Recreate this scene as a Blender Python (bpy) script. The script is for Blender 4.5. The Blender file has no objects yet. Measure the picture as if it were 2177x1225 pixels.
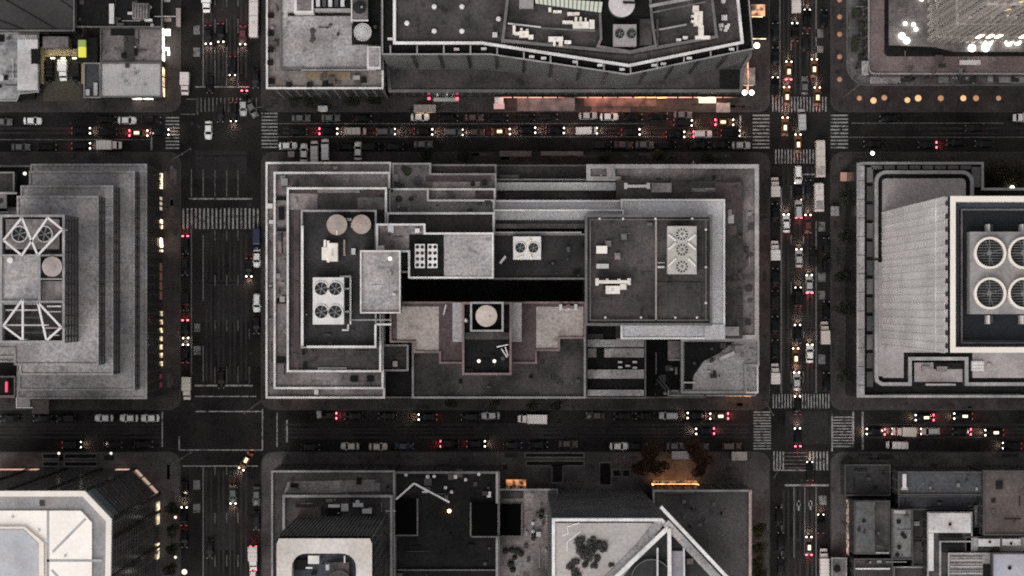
import bpy, bmesh, math, random
from mathutils import Vector, Matrix
rad = math.radians
rng = random.Random(7)
C = bpy.context.scene.collection
scene = bpy.context.scene

# ------------------------------------------------------------------ camera, world, sun, exposure
H = 600.0            # height of the camera above the street
KP = 4980.0          # photograph pixels per (metre / metre of depth)
NX, NY = 1090.0, 650.0   # nadir in the photograph (2177 x 1225)

cam_data = bpy.data.cameras.new("camera")
cam = bpy.data.objects.new("camera", cam_data)
C.objects.link(cam)
cam.location = (0, 0, H)
cam.rotation_euler = (0, 0, 0)
cam_data.sensor_width = 36.0
cam_data.lens = 36.0 * KP / 2177.0
cam_data.shift_x = (1088.5 - NX) / 2177.0
cam_data.shift_y = (NY - 612.5) / 2177.0
cam_data.clip_start = 1.0
cam_data.clip_end = 6000.0
scene.camera = cam

SUN_EL, SUN_AZ = 52.0, 205.0
world = bpy.data.worlds.new("World")
scene.world = world
world.use_nodes = True
wn, wl = world.node_tree.nodes, world.node_tree.links
bg = wn["Background"]
sky = wn.new("ShaderNodeTexSky")
sky.sky_type = 'NISHITA'
sky.sun_disc = False
sky.sun_elevation = rad(SUN_EL)
sky.sun_rotation = rad(SUN_AZ)
sky.air_density = 1.0
sky.dust_density = 3.0
hsv = wn.new("ShaderNodeHueSaturation")      # an overcast sky is close to grey
hsv.inputs['Saturation'].default_value = 0.10
wl.new(sky.outputs[0], hsv.inputs['Color'])
wl.new(hsv.outputs[0], bg.inputs['Color'])
bg.inputs['Strength'].default_value = 0.10

sun_data = bpy.data.lights.new("sun", 'SUN')
sun_data.energy = 0.5
sun_data.angle = rad(60)
sun_data.color = (1.0, 0.94, 0.90)
sun = bpy.data.objects.new("sun", sun_data)
C.objects.link(sun)
sun.rotation_euler = (rad(90 - SUN_EL), 0, rad(180 - SUN_AZ))

vs = scene.view_settings
vs.view_transform = 'Standard'
vs.look = 'None'
vs.gamma = 1.0
vs.use_curve_mapping = False
vs.exposure = 0.72
scene.cycles.use_denoising = False
scene.cycles.max_bounces = 5
scene.cycles.diffuse_bounces = 3
scene.cycles.glossy_bounces = 2
scene.cycles.filter_width = 1.9
scene.cycles.caustics_reflective = False
scene.cycles.caustics_refractive = False
scene.cycles.sample_clamp_indirect = 2.0
scene.cycles.sample_clamp_direct = 3.0

# ------------------------------------------------------------------ pixel (at a height) -> world metres
def W(px, py, z=0.0):
    s = (H - z) / KP
    return ((px - NX) * s, (NY - py) * s, z)

def PX(poly, z):
    """Outline measured in the photograph, standing at height z -> counter-clockwise list of (x, y) metres."""
    p = [W(a, b, z)[:2] for a, b in poly]
    A = sum(p[i][0] * p[(i + 1) % len(p)][1] - p[(i + 1) % len(p)][0] * p[i][1] for i in range(len(p)))
    return p if A > 0 else p[::-1]

def R(x0, y0, x1, y1):
    return [(x0, y0), (x1, y0), (x1, y1), (x0, y1)]

def RR(x0, y0, x1, y1, r, corners="abcd", n=6):
    """Rectangle with rounded corners (a top-left, b top-right, c bottom-right, d bottom-left)."""
    out = []
    for key, cx, cy, a0 in (("a", x0 + r, y0 + r, 180), ("b", x1 - r, y0 + r, 270), ("c", x1 - r, y1 - r, 0), ("d", x0 + r, y1 - r, 90)):
        if key in corners:
            for k in range(n + 1):
                a = rad(a0 + 90 * k / n)
                out.append((cx + r * math.cos(a), cy + r * math.sin(a)))
        else:
            out.append({"a": (x0, y0), "b": (x1, y0), "c": (x1, y1), "d": (x0, y1)}[key])
    return out

def inset(p, d):
    n, out = len(p), []
    for i in range(n):
        a, b, c = Vector(p[i - 1]), Vector(p[i]), Vector(p[(i + 1) % n])
        u, v = (b - a).normalized(), (c - b).normalized()
        n1, n2 = Vector((-u.y, u.x)), Vector((-v.y, v.x))
        m = n1 + n2
        k = m.dot(n1)
        m = m / k if abs(k) > 0.2 else n1
        out.append((b.x + m.x * d, b.y + m.y * d))
    return out

# ------------------------------------------------------------------ mesh builder
class MB:
    def __init__(self):
        self.v, self.f = [], []

    def add(self, vs_, fs_):
        o = len(self.v)
        self.v += [tuple(q) for q in vs_]
        self.f += [tuple(i + o for i in q) for q in fs_]
        return self

    def box(self, x0, x1, y0, y1, z0, z1):
        if x0 > x1: x0, x1 = x1, x0
        if y0 > y1: y0, y1 = y1, y0
        return self.add([(x0, y0, z0), (x1, y0, z0), (x1, y1, z0), (x0, y1, z0), (x0, y0, z1), (x1, y0, z1), (x1, y1, z1), (x0, y1, z1)],
                        [(3, 2, 1, 0), (4, 5, 6, 7), (0, 1, 5, 4), (1, 2, 6, 5), (2, 3, 7, 6), (3, 0, 4, 7)])

    def pxbox(self, x0, y0, x1, y1, z0, z1):
        """Box whose TOP outline is x0..x1, y0..y1 in the photograph."""
        a, b = W(x0, y0, z1), W(x1, y1, z1)
        return self.box(a[0], b[0], a[1], b[1], z0, z1)

    def prism(self, p, z0, z1, top=True, bottom=False):
        n = len(p)
        vs_ = [(x, y, z0) for x, y in p] + [(x, y, z1) for x, y in p]
        fs_ = [(i, (i + 1) % n, n + (i + 1) % n, n + i) for i in range(n)]
        if top: fs_.append(tuple(range(n, 2 * n)))
        if bottom: fs_.append(tuple(range(n))[::-1])
        return self.add(vs_, fs_)

    def face(self, p, z):
        return self.add([(x, y, z) for x, y in p], [tuple(range(len(p)))])

    def ring(self, po, pi, z0, z1, outer=True):
        """Parapet: top between the outlines, inner face, outer face."""
        n = len(po)
        vs_ = [(x, y, z1) for x, y in po] + [(x, y, z1) for x, y in pi] + [(x, y, z0) for x, y in pi] + [(x, y, z0) for x, y in po]
        fs_ = []
        for i in range(n):
            j = (i + 1) % n
            fs_.append((i, j, n + j, n + i))
            fs_.append((n + i, n + j, 2 * n + j, 2 * n + i))
            if outer: fs_.append((3 * n + i, 3 * n + j, j, i))
        return self.add(vs_, fs_)

    def lathe(self, cx, cy, prof, n=20, cap_top=True, cap_bot=False):
        """prof: list of (radius, z)."""
        vs_, fs_ = [], []
        for r, z in prof:
            for k in range(n):
                a = 2 * math.pi * k / n
                vs_.append((cx + r * math.cos(a), cy + r * math.sin(a), z))
        for j in range(len(prof) - 1):
            for k in range(n):
                l = (k + 1) % n
                fs_.append((j * n + k, j * n + l, (j + 1) * n + l, (j + 1) * n + k))
        if cap_top: fs_.append(tuple(range((len(prof) - 1) * n, len(prof) * n)))
        if cap_bot: fs_.append(tuple(range(n))[::-1])
        return self.add(vs_, fs_)

    def tube(self, a, b, r, n=6, r2=None):
        a, b = Vector(a), Vector(b)
        r2 = r if r2 is None else r2
        d = (b - a).normalized()
        u = d.orthogonal().normalized()
        w = d.cross(u)
        vs_ = []
        for q, rr in ((a, r), (b, r2)):
            for k in range(n):
                t = 2 * math.pi * k / n
                vs_.append(q + u * (rr * math.cos(t)) + w * (rr * math.sin(t)))
        fs_ = [(k, (k + 1) % n, n + (k + 1) % n, n + k) for k in range(n)] + [tuple(range(n))[::-1], tuple(range(n, 2 * n))]
        return self.add(vs_, fs_)

    def beam(self, a, b, w, h):
        """Rectangular bar from a to b (tops at their z), w wide and h deep."""
        a, b = Vector(a), Vector(b)
        d = (b - a); d.z = 0; d.normalize()
        s = Vector((-d.y, d.x, 0)) * (w / 2)
        dn = Vector((0, 0, -h))
        vs_ = [a - s + dn, b - s + dn, b + s + dn, a + s + dn, a - s, b - s, b + s, a + s]
        return self.add(vs_, [(3, 2, 1, 0), (4, 5, 6, 7), (0, 1, 5, 4), (1, 2, 6, 5), (2, 3, 7, 6), (3, 0, 4, 7)])

    def loft(self, secs, caps=True):
        n, vs_, fs_ = len(secs[0]), [], []
        for s in secs: vs_ += s
        for j in range(len(secs) - 1):
            for k in range(n):
                l = (k + 1) % n
                fs_.append((j * n + k, (j + 1) * n + k, (j + 1) * n + l, j * n + l))
        if caps:
            fs_.append(tuple(range(n)))
            fs_.append(tuple(range((len(secs) - 1) * n, len(secs) * n))[::-1])
        return self.add(vs_, fs_)

    def ball(self, c, rx, ry, rz, n=10, m=6):
        cx, cy, cz = c
        vs_, fs_ = [(cx, cy, cz - rz)], []
        for j in range(1, m):
            t = -math.pi / 2 + math.pi * j / m
            for k in range(n):
                a = 2 * math.pi * k / n
                vs_.append((cx + rx * math.cos(t) * math.cos(a), cy + ry * math.cos(t) * math.sin(a), cz + rz * math.sin(t)))
        vs_.append((cx, cy, cz + rz))
        for k in range(n): fs_.append((0, 1 + (k + 1) % n, 1 + k))
        for j in range(m - 2):
            for k in range(n):
                l = (k + 1) % n
                fs_.append((1 + j * n + k, 1 + j * n + l, 1 + (j + 1) * n + l, 1 + (j + 1) * n + k))
        t = len(vs_) - 1
        for k in range(n): fs_.append((t, 1 + (m - 2) * n + k, 1 + (m - 2) * n + (k + 1) % n))
        return self.add(vs_, fs_)

    def build(self, name, mat, parent=None, smooth=False, kind=None, label=None):
        o = org(parent)
        me = bpy.data.meshes.new(name)
        me.from_pydata([(x - o[0], y - o[1], z - o[2]) for x, y, z in self.v], [], self.f)
        me.materials.append(mat)
        if smooth:
            for p in me.polygons: p.use_smooth = True
        ob = bpy.data.objects.new(name, me)
        C.objects.link(ob)
        if parent is not None: ob.parent = parent
        if kind: ob["kind"] = kind
        if label: ob["label"] = label
        return ob

def org(parent):
    while parent is not None and parent.parent is not None: parent = parent.parent
    return parent.location if parent is not None else (0, 0, 0)

def thing(name, label, cat, loc=(0, 0, 0), group=None):
    o = bpy.data.objects.new(name, None)
    o.empty_display_size = 0.5
    C.objects.link(o)
    o.location = loc
    o["label"], o["category"] = label, cat
    if group: o["group"] = group
    return o

def dup(root, loc, rotz, label=None, group=None):
    r = root.copy(); C.objects.link(r)
    r.location = loc; r.rotation_euler = (0, 0, rotz)
    if label: r["label"] = label
    if group: r["group"] = group
    for ch in list(root.children):
        c = ch.copy(); C.objects.link(c); c.parent = r
        for g in ch.children:
            d = g.copy(); C.objects.link(d); d.parent = c
    return r

# ------------------------------------------------------------------ materials
MATS = {}
def M(name, col, rough=0.85, grain=0.35, gscale=1.7, stain=0.5, sscale=0.09, spec=0.25, metal=0.0, spots=0.0, streak=None, joints=None):
    if name in MATS: return MATS[name]
    m = bpy.data.materials.new(name); m.use_nodes = True
    N, L = m.node_tree.nodes, m.node_tree.links
    b = N["Principled BSDF"]
    b.inputs['Roughness'].default_value = rough
    b.inputs['Metallic'].default_value = metal
    b.inputs['Specular IOR Level'].default_value = spec
    geo = N.new("ShaderNodeNewGeometry")
    def noise(scale, detail, vec=None, w=0.0):
        t = N.new("ShaderNodeTexNoise"); t.inputs['Scale'].default_value = scale; t.inputs['Detail'].default_value = detail
        L.new(vec or geo.outputs['Position'], t.inputs['Vector'])
        return t.outputs['Fac']
    def math_(op, a, c):
        t = N.new("ShaderNodeMath"); t.operation = op
        for i, q in enumerate((a, c)):
            if isinstance(q, (int, float)): t.inputs[i].default_value = q
            else: L.new(q, t.inputs[i])
        return t.outputs[0]
    def swing(fac, amt):            # 1 + amt * 2 * (fac - .5), widened
        return math_('ADD', math_('MULTIPLY', math_('SUBTRACT', fac, 0.5), amt * 2.6), 1.0)
    f = None
    def mul(g):
        nonlocal f
        f = g if f is None else math_('MULTIPLY', f, g)
    if grain: mul(swing(noise(gscale, 2.0), grain))
    if stain: mul(swing(noise(sscale, 4.0), stain))
    if spots:
        t = N.new("ShaderNodeMapRange"); t.inputs['From Min'].default_value = 0.60; t.inputs['From Max'].default_value = 0.68
        t.inputs['To Min'].default_value = 1.0; t.inputs['To Max'].default_value = 1.0 - spots
        L.new(noise(0.35, 3.0), t.inputs['Value']); mul(t.outputs[0])
    if streak:
        mp = N.new("ShaderNodeMapping"); mp.inputs['Scale'].default_value = streak
        L.new(geo.outputs['Position'], mp.inputs['Vector'])
        mul(swing(noise(1.0, 3.0, mp.outputs[0]), 0.35))
    if joints:
        sz, dk = joints
        bt = N.new("ShaderNodeTexBrick"); bt.offset = 0.0
        bt.inputs['Scale'].default_value = 1.0
        bt.inputs['Brick Width'].default_value = sz; bt.inputs['Row Height'].default_value = sz
        bt.inputs['Mortar Size'].default_value = 0.04; bt.offset = 0.37 if sz > 2 else 0.0
        bt.inputs['Color1'].default_value = (1.08, 1.08, 1.08, 1); bt.inputs['Color2'].default_value = (0.88, 0.88, 0.88, 1); bt.inputs['Mortar'].default_value = (dk, dk, dk, 1)
        L.new(geo.outputs['Position'], bt.inputs['Vector'])
        sp = N.new("ShaderNodeSeparateColor"); L.new(bt.outputs['Color'], sp.inputs[0]); mul(sp.outputs[0])
    if f is None:
        b.inputs['Base Color'].default_value = (*col, 1)
    else:
        f = math_('MAXIMUM', f, 0.12)
        vm = N.new("ShaderNodeVectorMath"); vm.operation = 'SCALE'
        vm.inputs[0].default_value = col; L.new(f, vm.inputs['Scale'])
        out = vm.outputs[0]
        if stain >= 0.3:                 # dirt is a little warmer here, cooler there
            tn = math_('SUBTRACT', noise(0.22, 3.0), 0.5)
            cv = N.new("ShaderNodeCombineXYZ")
            L.new(math_('ADD', math_('MULTIPLY', tn, 0.16), 1.0), cv.inputs[0]); cv.inputs[1].default_value = 1.0
            L.new(math_('SUBTRACT', 1.0, math_('MULTIPLY', tn, 0.16)), cv.inputs[2])
            v2 = N.new("ShaderNodeVectorMath"); v2.operation = 'MULTIPLY'
            L.new(out, v2.inputs[0]); L.new(cv.outputs[0], v2.inputs[1]); out = v2.outputs[0]
        L.new(out, b.inputs['Base Color'])
    MATS[name] = m
    return m

def E(name, col, strength):
    if name in MATS: return MATS[name]
    m = bpy.data.materials.new(name); m.use_nodes = True
    b = m.node_tree.nodes["Principled BSDF"]
    b.inputs['Base Color'].default_value = (0.08, 0.08, 0.08, 1)
    b.inputs['Emission Color'].default_value = (*col, 1)
    b.inputs['Emission Strength'].default_value = strength
    MATS[name] = m
    return m

def EW(name, col, strength, cell=1.6):
    """Lit shop windows: bays of different brightness behind dark mullions."""
    if name in MATS: return MATS[name]
    m = E(name, col, strength)
    N, L = m.node_tree.nodes, m.node_tree.links
    b = N["Principled BSDF"]
    geo = N.new("ShaderNodeNewGeometry")
    t = N.new("ShaderNodeTexNoise"); t.inputs['Scale'].default_value = 1.0 / cell; t.inputs['Detail'].default_value = 2
    L.new(geo.outputs['Position'], t.inputs['Vector'])
    r = N.new("ShaderNodeMapRange"); r.inputs['From Min'].default_value = 0.36; r.inputs['From Max'].default_value = 0.66
    r.inputs['To Min'].default_value = 0.05 * strength; r.inputs['To Max'].default_value = 1.6 * strength
    L.new(t.outputs['Fac'], r.inputs['Value']); L.new(r.outputs[0], b.inputs['Emission Strength'])
    return m

def WIN(name, frame, glass=(0.012, 0.014, 0.018), bay=2.4, pier=0.55, lit=2.0):
    """Ribbon of windows: dark glass panes between piers of the wall's colour, a few of them lit."""
    if name in MATS: return MATS[name]
    m = bpy.data.materials.new(name); m.use_nodes = True
    N, L = m.node_tree.nodes, m.node_tree.links
    b = N["Principled BSDF"]
    geo = N.new("ShaderNodeNewGeometry")
    sp = N.new("ShaderNodeSeparateXYZ"); L.new(geo.outputs['Position'], sp.inputs[0])
    def math_(op, a, c):
        t = N.new("ShaderNodeMath"); t.operation = op
        for i, q in enumerate((a, c)):
            if isinstance(q, (int, float)): t.inputs[i].default_value = q
            else: L.new(q, t.inputs[i])
        return t.outputs[0]
    u = math_('DIVIDE', math_('ADD', math_('ADD', sp.outputs[0], sp.outputs[1]), 5000.0), bay)
    pane = math_('GREATER_THAN', math_('FRACT', u, 0.0), pier / bay)
    mx = N.new("ShaderNodeMix"); mx.data_type = 'RGBA'
    mx.inputs[6].default_value = (*frame, 1); mx.inputs[7].default_value = (*glass, 1)
    L.new(pane, mx.inputs[0]); L.new(mx.outputs[2], b.inputs['Base Color'])
    rg = math_('SUBTRACT', 0.8, math_('MULTIPLY', pane, 0.62)); L.new(rg, b.inputs['Roughness'])
    cv = N.new("ShaderNodeCombineXYZ")
    L.new(math_('FLOOR', u, 0.0), cv.inputs[0]); L.new(math_('FLOOR', math_('DIVIDE', sp.outputs[2], 3.7), 0.0), cv.inputs[1])
    wn_ = N.new("ShaderNodeTexWhiteNoise"); wn_.noise_dimensions = '3D'; L.new(cv.outputs[0], wn_.inputs['Vector'])
    on = math_('MULTIPLY', math_('GREATER_THAN', wn_.outputs['Value'], lit), pane)
    b.inputs['Emission Color'].default_value = (1.0, 0.72, 0.42, 1)
    L.new(math_('MULTIPLY', on, 0.8), b.inputs['Emission Strength'])
    MATS[name] = m
    return m

def PAINT(name, col, rough=0.28):   # car lacquer
    if name in MATS: return MATS[name]
    m = bpy.data.materials.new(name); m.use_nodes = True
    b = m.node_tree.nodes["Principled BSDF"]
    b.inputs['Base Color'].default_value = (*col, 1)
    b.inputs['Roughness'].default_value = rough
    b.inputs['Coat Weight'].default_value = 0.12 if max(col) > 0.05 else 0.03
    b.inputs['Specular IOR Level'].default_value = 0.3 if max(col) > 0.05 else 0.12
    b.inputs['Coat Roughness'].default_value = 0.12
    MATS[name] = m
    return m

def MARK(name, col, wear):
    """Worn road paint: bare asphalt shows through where traffic has rubbed it off."""
    if name in MATS: return MATS[name]
    m = bpy.data.materials.new(name); m.use_nodes = True
    N, L = m.node_tree.nodes, m.node_tree.links
    b = N["Principled BSDF"]; b.inputs['Roughness'].default_value = 0.8
    geo = N.new("ShaderNodeNewGeometry")
    t = N.new("ShaderNodeTexNoise"); t.inputs['Scale'].default_value = 0.9; t.inputs['Detail'].default_value = 5
    L.new(geo.outputs['Position'], t.inputs['Vector'])
    r = N.new("ShaderNodeMapRange"); r.inputs['From Min'].default_value = wear - 0.12; r.inputs['From Max'].default_value = wear + 0.12
    L.new(t.outputs['Fac'], r.inputs['Value'])
    mx = N.new("ShaderNodeMix"); mx.data_type = 'RGBA'
    mx.inputs[6].default_value = (0.015, 0.0145, 0.014, 1); mx.inputs[7].default_value = (*col, 1)
    L.new(r.outputs[0], mx.inputs[0]); L.new(mx.outputs[2], b.inputs['Base Color'])
    MATS[name] = m
    return m

g = lambda v, w=0.0: (v * (1.02 + w * 0.8), v * (1 - w * 0.3), v * (1.01 - w * 0.5))      # grey, w > 0 warmer
asphalt = M("asphalt", g(0.0125, 0.14), 0.9, 0.55, 2.3, 1.4, 0.09, spots=0.5)
asphalt_old = M("asphalt_old", g(0.019, 0.05), 0.85, 0.5, 2.3, 0.5, 0.15, spots=0.3)
paving = M("paving", g(0.042, 0.14), 0.85, 0.4, 1.6, 0.7, 0.16, spots=0.35, joints=(1.5, 0.7))
kerb_m = M("kerb_granite", g(0.045, 0.03), 0.8, 0.3, 2.0, 0.4)
roof_lt = M("roof_gravel_light", g(0.29, 0.05), 0.95, 0.55, 1.6, 0.85, 0.08, spots=0.3)
roof_md = M("roof_gravel", g(0.18, 0.11), 0.95, 0.5, 1.6, 1.1, 0.10, spots=0.4, joints=(2.6, 0.8))
roof_dk = M("roof_membrane_dark", g(0.056, 0.10), 0.9, 0.5, 1.5, 1.1, 0.11, spots=0.4, joints=(3.1, 0.75))
roof_bk = M("roof_tar", g(0.013, 0.0), 0.9, 0.5, 1.5, 0.7, 0.12, spec=0.1, spots=0.3)
roof_wt = M("roof_white_coating", (0.53, 0.505, 0.50), 0.85, 0.28, 1.6, 0.4, 0.12, spots=0.25)
roof_maroon = M("roof_maroon_tile", (0.092, 0.068, 0.070), 0.9, 0.5, 1.6, 0.6, 0.12, spots=0.3)
roof_beige = M("roof_beige_gravel", (0.345, 0.30, 0.28), 0.95, 0.45, 1.5, 0.55, 0.10, spots=0.25)
roof_taupe = M("roof_taupe", (0.30, 0.272, 0.27), 0.95, 0.3, 1.6, 0.35, 0.09)
roof_cream = M("roof_cream", (0.86, 0.80, 0.74), 0.85, 0.10, 1.4, 0.18, 0.10)
roof_brown = M("roof_brown", (0.085, 0.068, 0.063), 0.95, 0.45, 1.5, 0.5, 0.10)
roof_blue = M("roof_slate", (0.060, 0.062, 0.066), 0.9, 0.5, 1.5, 0.5, 0.10)
coping_wt = M("coping_limestone", (0.66, 0.63, 0.615), 0.8, 0.25, 1.3, 0.4, 0.25)
coping_gy = M("coping_grey", g(0.28, 0.03), 0.8, 0.3, 1.4, 0.5, 0.22)
coping_dk = M("coping_dark", g(0.13, 0.05), 0.8, 0.3, 1.4, 0.5, 0.22)
coping_cream = M("coping_cream", (0.76, 0.69, 0.62), 0.75, 0.06, 1.3, 0.12, 0.2)
coping_maroon = M("coping_maroon", (0.20, 0.135, 0.135), 0.85, 0.3, 1.4, 0.5, 0.22)
wall_md = M("wall_brick", g(0.085, 0.08), 0.9, 0.3, 1.2, 0.4, 0.15, streak=(0.6, 0.6, 0.04))
wall_dk = M("wall_dark_brick", g(0.055, 0.06), 0.9, 0.3, 1.2, 0.4, 0.15, streak=(0.6, 0.6, 0.04))
wall_lt = M("wall_pale_stone", (0.68, 0.64, 0.62), 0.85, 0.16, 1.2, 0.25, 0.05, streak=(0.5, 0.5, 0.03))
wall_cream = M("wall_limestone", (0.42, 0.375, 0.345), 0.85, 0.3, 1.2, 0.4, 0.1, streak=(0.6, 0.6, 0.03))
wall_bk = M("wall_black_glass", g(0.014), 0.25, 0.2, 1.2, 0.3, 0.1, spec=0.4)
steel = M("galvanised_steel", g(0.50, 0.02), 0.6, 0.15, 2.0, 0.35, 0.4)
steel_wt = M("white_steel", (0.66, 0.63, 0.61), 0.55, 0.12, 2.0, 0.25, 0.4)
steel_dk = M("dark_steel", g(0.06), 0.6, 0.2, 2.0, 0.35, 0.4)
fan_pale = None
fan_dark = M("fan_dark", g(0.015), 0.7, 0, 1, 0)
blade_m = M("fan_blade_grey", g(0.16), 0.6, 0, 1, 0)
tank_wood = M("tank_timber", (0.345, 0.285, 0.255), 0.9, 0.22, 2.0, 0.3, 0.3)
glass_dk = M("dark_glass", (0.005, 0.006, 0.008), 0.2, 0, 1, 0, spec=0.2)
win_dk = WIN("window_ribbon_dark", g(0.055, 0.06))
win_md = WIN("window_ribbon_grey", g(0.12, 0.06))
win_lt = WIN("window_ribbon_pale", (0.53, 0.50, 0.485), glass=(0.45, 0.43, 0.42), bay=1.9, pier=0.9, lit=2.0)
win_cr = WIN("window_ribbon_limestone", (0.38, 0.34, 0.31), bay=2.2, pier=1.2, lit=0.97)
win_bk = WIN("window_ribbon_black", g(0.016), bay=1.5, pier=0.12, lit=2.0)
mark_w = MARK("road_paint_white", (0.30, 0.29, 0.285), 0.42)
mark_f = MARK("road_paint_faded", (0.12, 0.117, 0.115), 0.42)
mark_l = MARK("road_paint_lane", (0.125, 0.12, 0.118), 0.34)
mark_g = MARK("road_paint_grey", (0.16, 0.16, 0.165), 0.42)
leaf_dk = M("leaf_dark", (0.030, 0.034, 0.020), 0.8, 0.5, 1.2, 0.6, 0.5)
leaf_or = M("leaf_autumn", (0.060, 0.032, 0.019), 0.8, 0.5, 1.2, 0.6, 0.5)
bark = M("bark", (0.05, 0.04, 0.032), 0.9, 0.3)
# ------------------------------------------------------------------ ground, roads, pavements, markings
MB().box(-2500, 2500, -2500, 2500, -1.0, -0.02).build("ground", asphalt_old, kind="structure")

def road(x0, y0, x1, y1, z, m):
    p = PX(R(x0, y0, x1, y1), 0)
    MB().face(p, z).build("road", m, kind="structure")
road(-700, 236, 2900, 324, 0.004, asphalt)
road(-700, 868, 2900, 962, 0.004, asphalt)
road(383, -600, 557, 1900, 0.008, asphalt)
road(1635, -600, 1767, 1900, 0.008, asphalt)

KERB = 0.15
def block(x0, y0, x1, y1, r=26, m=None):
    po = PX(RR(x0, y0, x1, y1, r), 0)
    pi = inset(po, 0.30)
    MB().ring(po, pi, -0.05, KERB).build("kerb", kerb_m, kind="structure")
    MB().face(inset(po, 0.29), KERB - 0.012).build("pavement", m or paving, kind="structure")
XS = [(-650, 385), (555, 1637), (1765, 2850)]
YS = [(-550, 239), (323, 872), (960, 1850)]
for bx0, bx1 in XS:
    for by0, by1 in YS:
        block(bx0, by0, bx1, by1, m=M("paving_pale_grey", g(0.072, 0.10), 0.85, 0.4, 1.6, 0.8, 0.14, spots=0.4, joints=(1.5, 0.75)) if by0 == 960 else None)

MZ = 0.014
def mark(name, rects, m):
    b = MB()
    for x0, y0, x1, y1 in rects:
        p = PX(R(x0, y0, x1, y1), 0)
        b.face(p, MZ)
    return b.build(name, m, kind="structure")
def zebra_v(x0, x1, y0, y1, pitch=10.2, w=4.6, m=mark_w):    # bars run up the picture
    n = int((x1 - x0) / pitch)
    mark("crosswalk", [(x0 + i * pitch, y0, x0 + i * pitch + w, y1) for i in range(n + 1)], m)
def zebra_h(x0, x1, y0, y1, pitch=7.6, w=3.2, m=mark_w):
    n = int((y1 - y0) / pitch)
    mark("crosswalk", [(x0, y0 + i * pitch, x1, y0 + i * pitch + w) for i in range(n + 1)], m)

zebra_v(388, 552, 443, 487, 8.8, 3.6)
zebra_v(418, 552, 208, 238, 8.4, 2.2, mark_f)
zebra_h(352, 381, 249, 320, 7.2, 2.8)
zebra_h(556, 590, 240, 318, 7.2, 2.8)
zebra_v(1642, 1758, 206, 238, 6.6, 2.6, mark_w)
zebra_v(1648, 1732, 318, 348, 6.6, 2.6, mark_w)
zebra_h(1600, 1636, 244, 314, 7.6, 3.2)
zebra_h(1766, 1803, 244, 314, 7.6, 3.2)
zebra_v(1643, 1762, 838, 868, 6.2, 2.4, mark_w)
zebra_h(1602, 1639, 875, 954, 6.0, 2.8)
zebra_h(1770, 1812, 886, 950, 6.2, 2.4)
zebra_v(1644, 1668, 960, 1000, 6.6, 3.0)
zebra_v(1720, 1764, 960, 1000, 7.4, 3.4)
mark("crosswalk", [(1668, 962 + i * 8, 1716, 963.6 + i * 8) for i in range(5)], mark_f)

def vline(x, y0, y1, w=2.2, m=mark_f): return (x - w / 2, y0, x + w / 2, y1)
def hline(y, x0, x1, w=2.4): return (x0, y - w / 2, x1, y + w / 2)
# solid lane edges and stop lines
mark("lane_line", [vline(432, -60, 184, 2.6), vline(407, 480, 800, 2.2), vline(432, 500, 640, 2.6), vline(432, 735, 812, 2.6),
                   vline(432, 993, 1300, 3.0), vline(407, 360, 418, 2.0), vline(432, 360, 418, 2.2)], mark_l)
mark("lane_line", [vline(x, y0, y1, 2.0) for x in (457, 482, 506) for y0, y1 in
                   ((-20, 14), (40, 70), (100, 184), (362, 418), (490, 512), (585, 608), (680, 705), (780, 815), (993, 1010), (1090, 1112), (1180, 1205))], mark_f)
mark("lane_line", [vline(530, 700, 722, 2.0), vline(530, 780, 815, 2.0)], mark_f)
mark("stop_line", [hline(185, 415, 530), hline(423, 402, 536, 3.4), hline(820, 414, 537, 3.6), hline(843, 414, 545, 2.2), hline(991, 388, 548, 2.2)], mark_w)
mark("crosswalk_line", [hline(875, 416, 556), vline(558, 870, 957, 2.4), vline(381, 928, 958, 2.8), hline(957, 382, 558, 2.4),
                        vline(345, 876, 950, 3.0), vline(589, 878, 950, 2.4), vline(610, 893, 942, 4.0)], mark_w)
mark("crosswalk_line", [hline(211, 396, 418, 2), vline(420, 208, 244, 2.4), hline(243, 384, 416, 2)], mark_f)
# right avenue
mark("lane_line", [vline(1658, -60, 205, 3.0), vline(1735, -60, 205, 3.4), vline(1661, 400, 836, 3.4), vline(1735, 470, 836, 3.0),
                   vline(1662, 1072, 1300, 3.0), vline(1688, 1036, 1186, 2.6), vline(1711, 1036, 1180, 2.6), vline(1735, 1036, 1300, 2.6)], mark_l)
mark("lane_line", [vline(x, y0, y1, 2.2) for x in (1682, 1708) for y0, y1 in ((80, 108), (-20, 15), (395, 425), (500, 520), (600, 625), (700, 720), (790, 815))], mark_f)
mark("stop_line", [hline(1032, 1668, 1762, 4.2), hline(371, 1700, 1732, 3.0), hline(1000, 1644, 1716, 2.4)], mark_w)
mark("lane_arrow", [(1696, 1064, 1700, 1086), (1694, 1068, 1702, 1076), (1721, 1064, 1725, 1086), (1719, 1068, 1727, 1076)], mark_w)
# street edge lines
mark("lane_line", [hline(263, 590, 1370, 1.8), hline(291, 590, 1600, 1.8), hline(297, 0, 322, 2.0), hline(262, 1810, 2135, 2.2), hline(292, 1806, 2200, 1.8)], mark_f)
mark("crosswalk_line", [vline(1574, 246, 290, 3.4), vline(322, 292, 320, 3.4)], mark_w)
mark("crosswalk_line", [vline(1769, 880, 960, 3.0), vline(1814, 876, 952, 3.4), vline(1834, 876, 956, 4.2)], mark_w)
# pale painted boxes beside the bus lanes
for sx, sy, a, b_ in ((418, 64, 13, 19), (418, 111, 14, 19), (419, 697, 12, 17), (419, 745, 15, 18), (418, 1031, 14, 20), (418, 1081, 15, 19),
                      (1742, 71, 16, 18), (1742, 105, 16, 14), (1747, 482, 14, 20), (1747, 590, 16, 19), (1747, 628, 14, 18), (1747, 764, 15, 20), (1749, 1064, 16, 20)):
    mark("painted_box", [(sx - a / 2, sy - b_ / 2, sx + a / 2, sy + b_ / 2)], mark_g)
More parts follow.
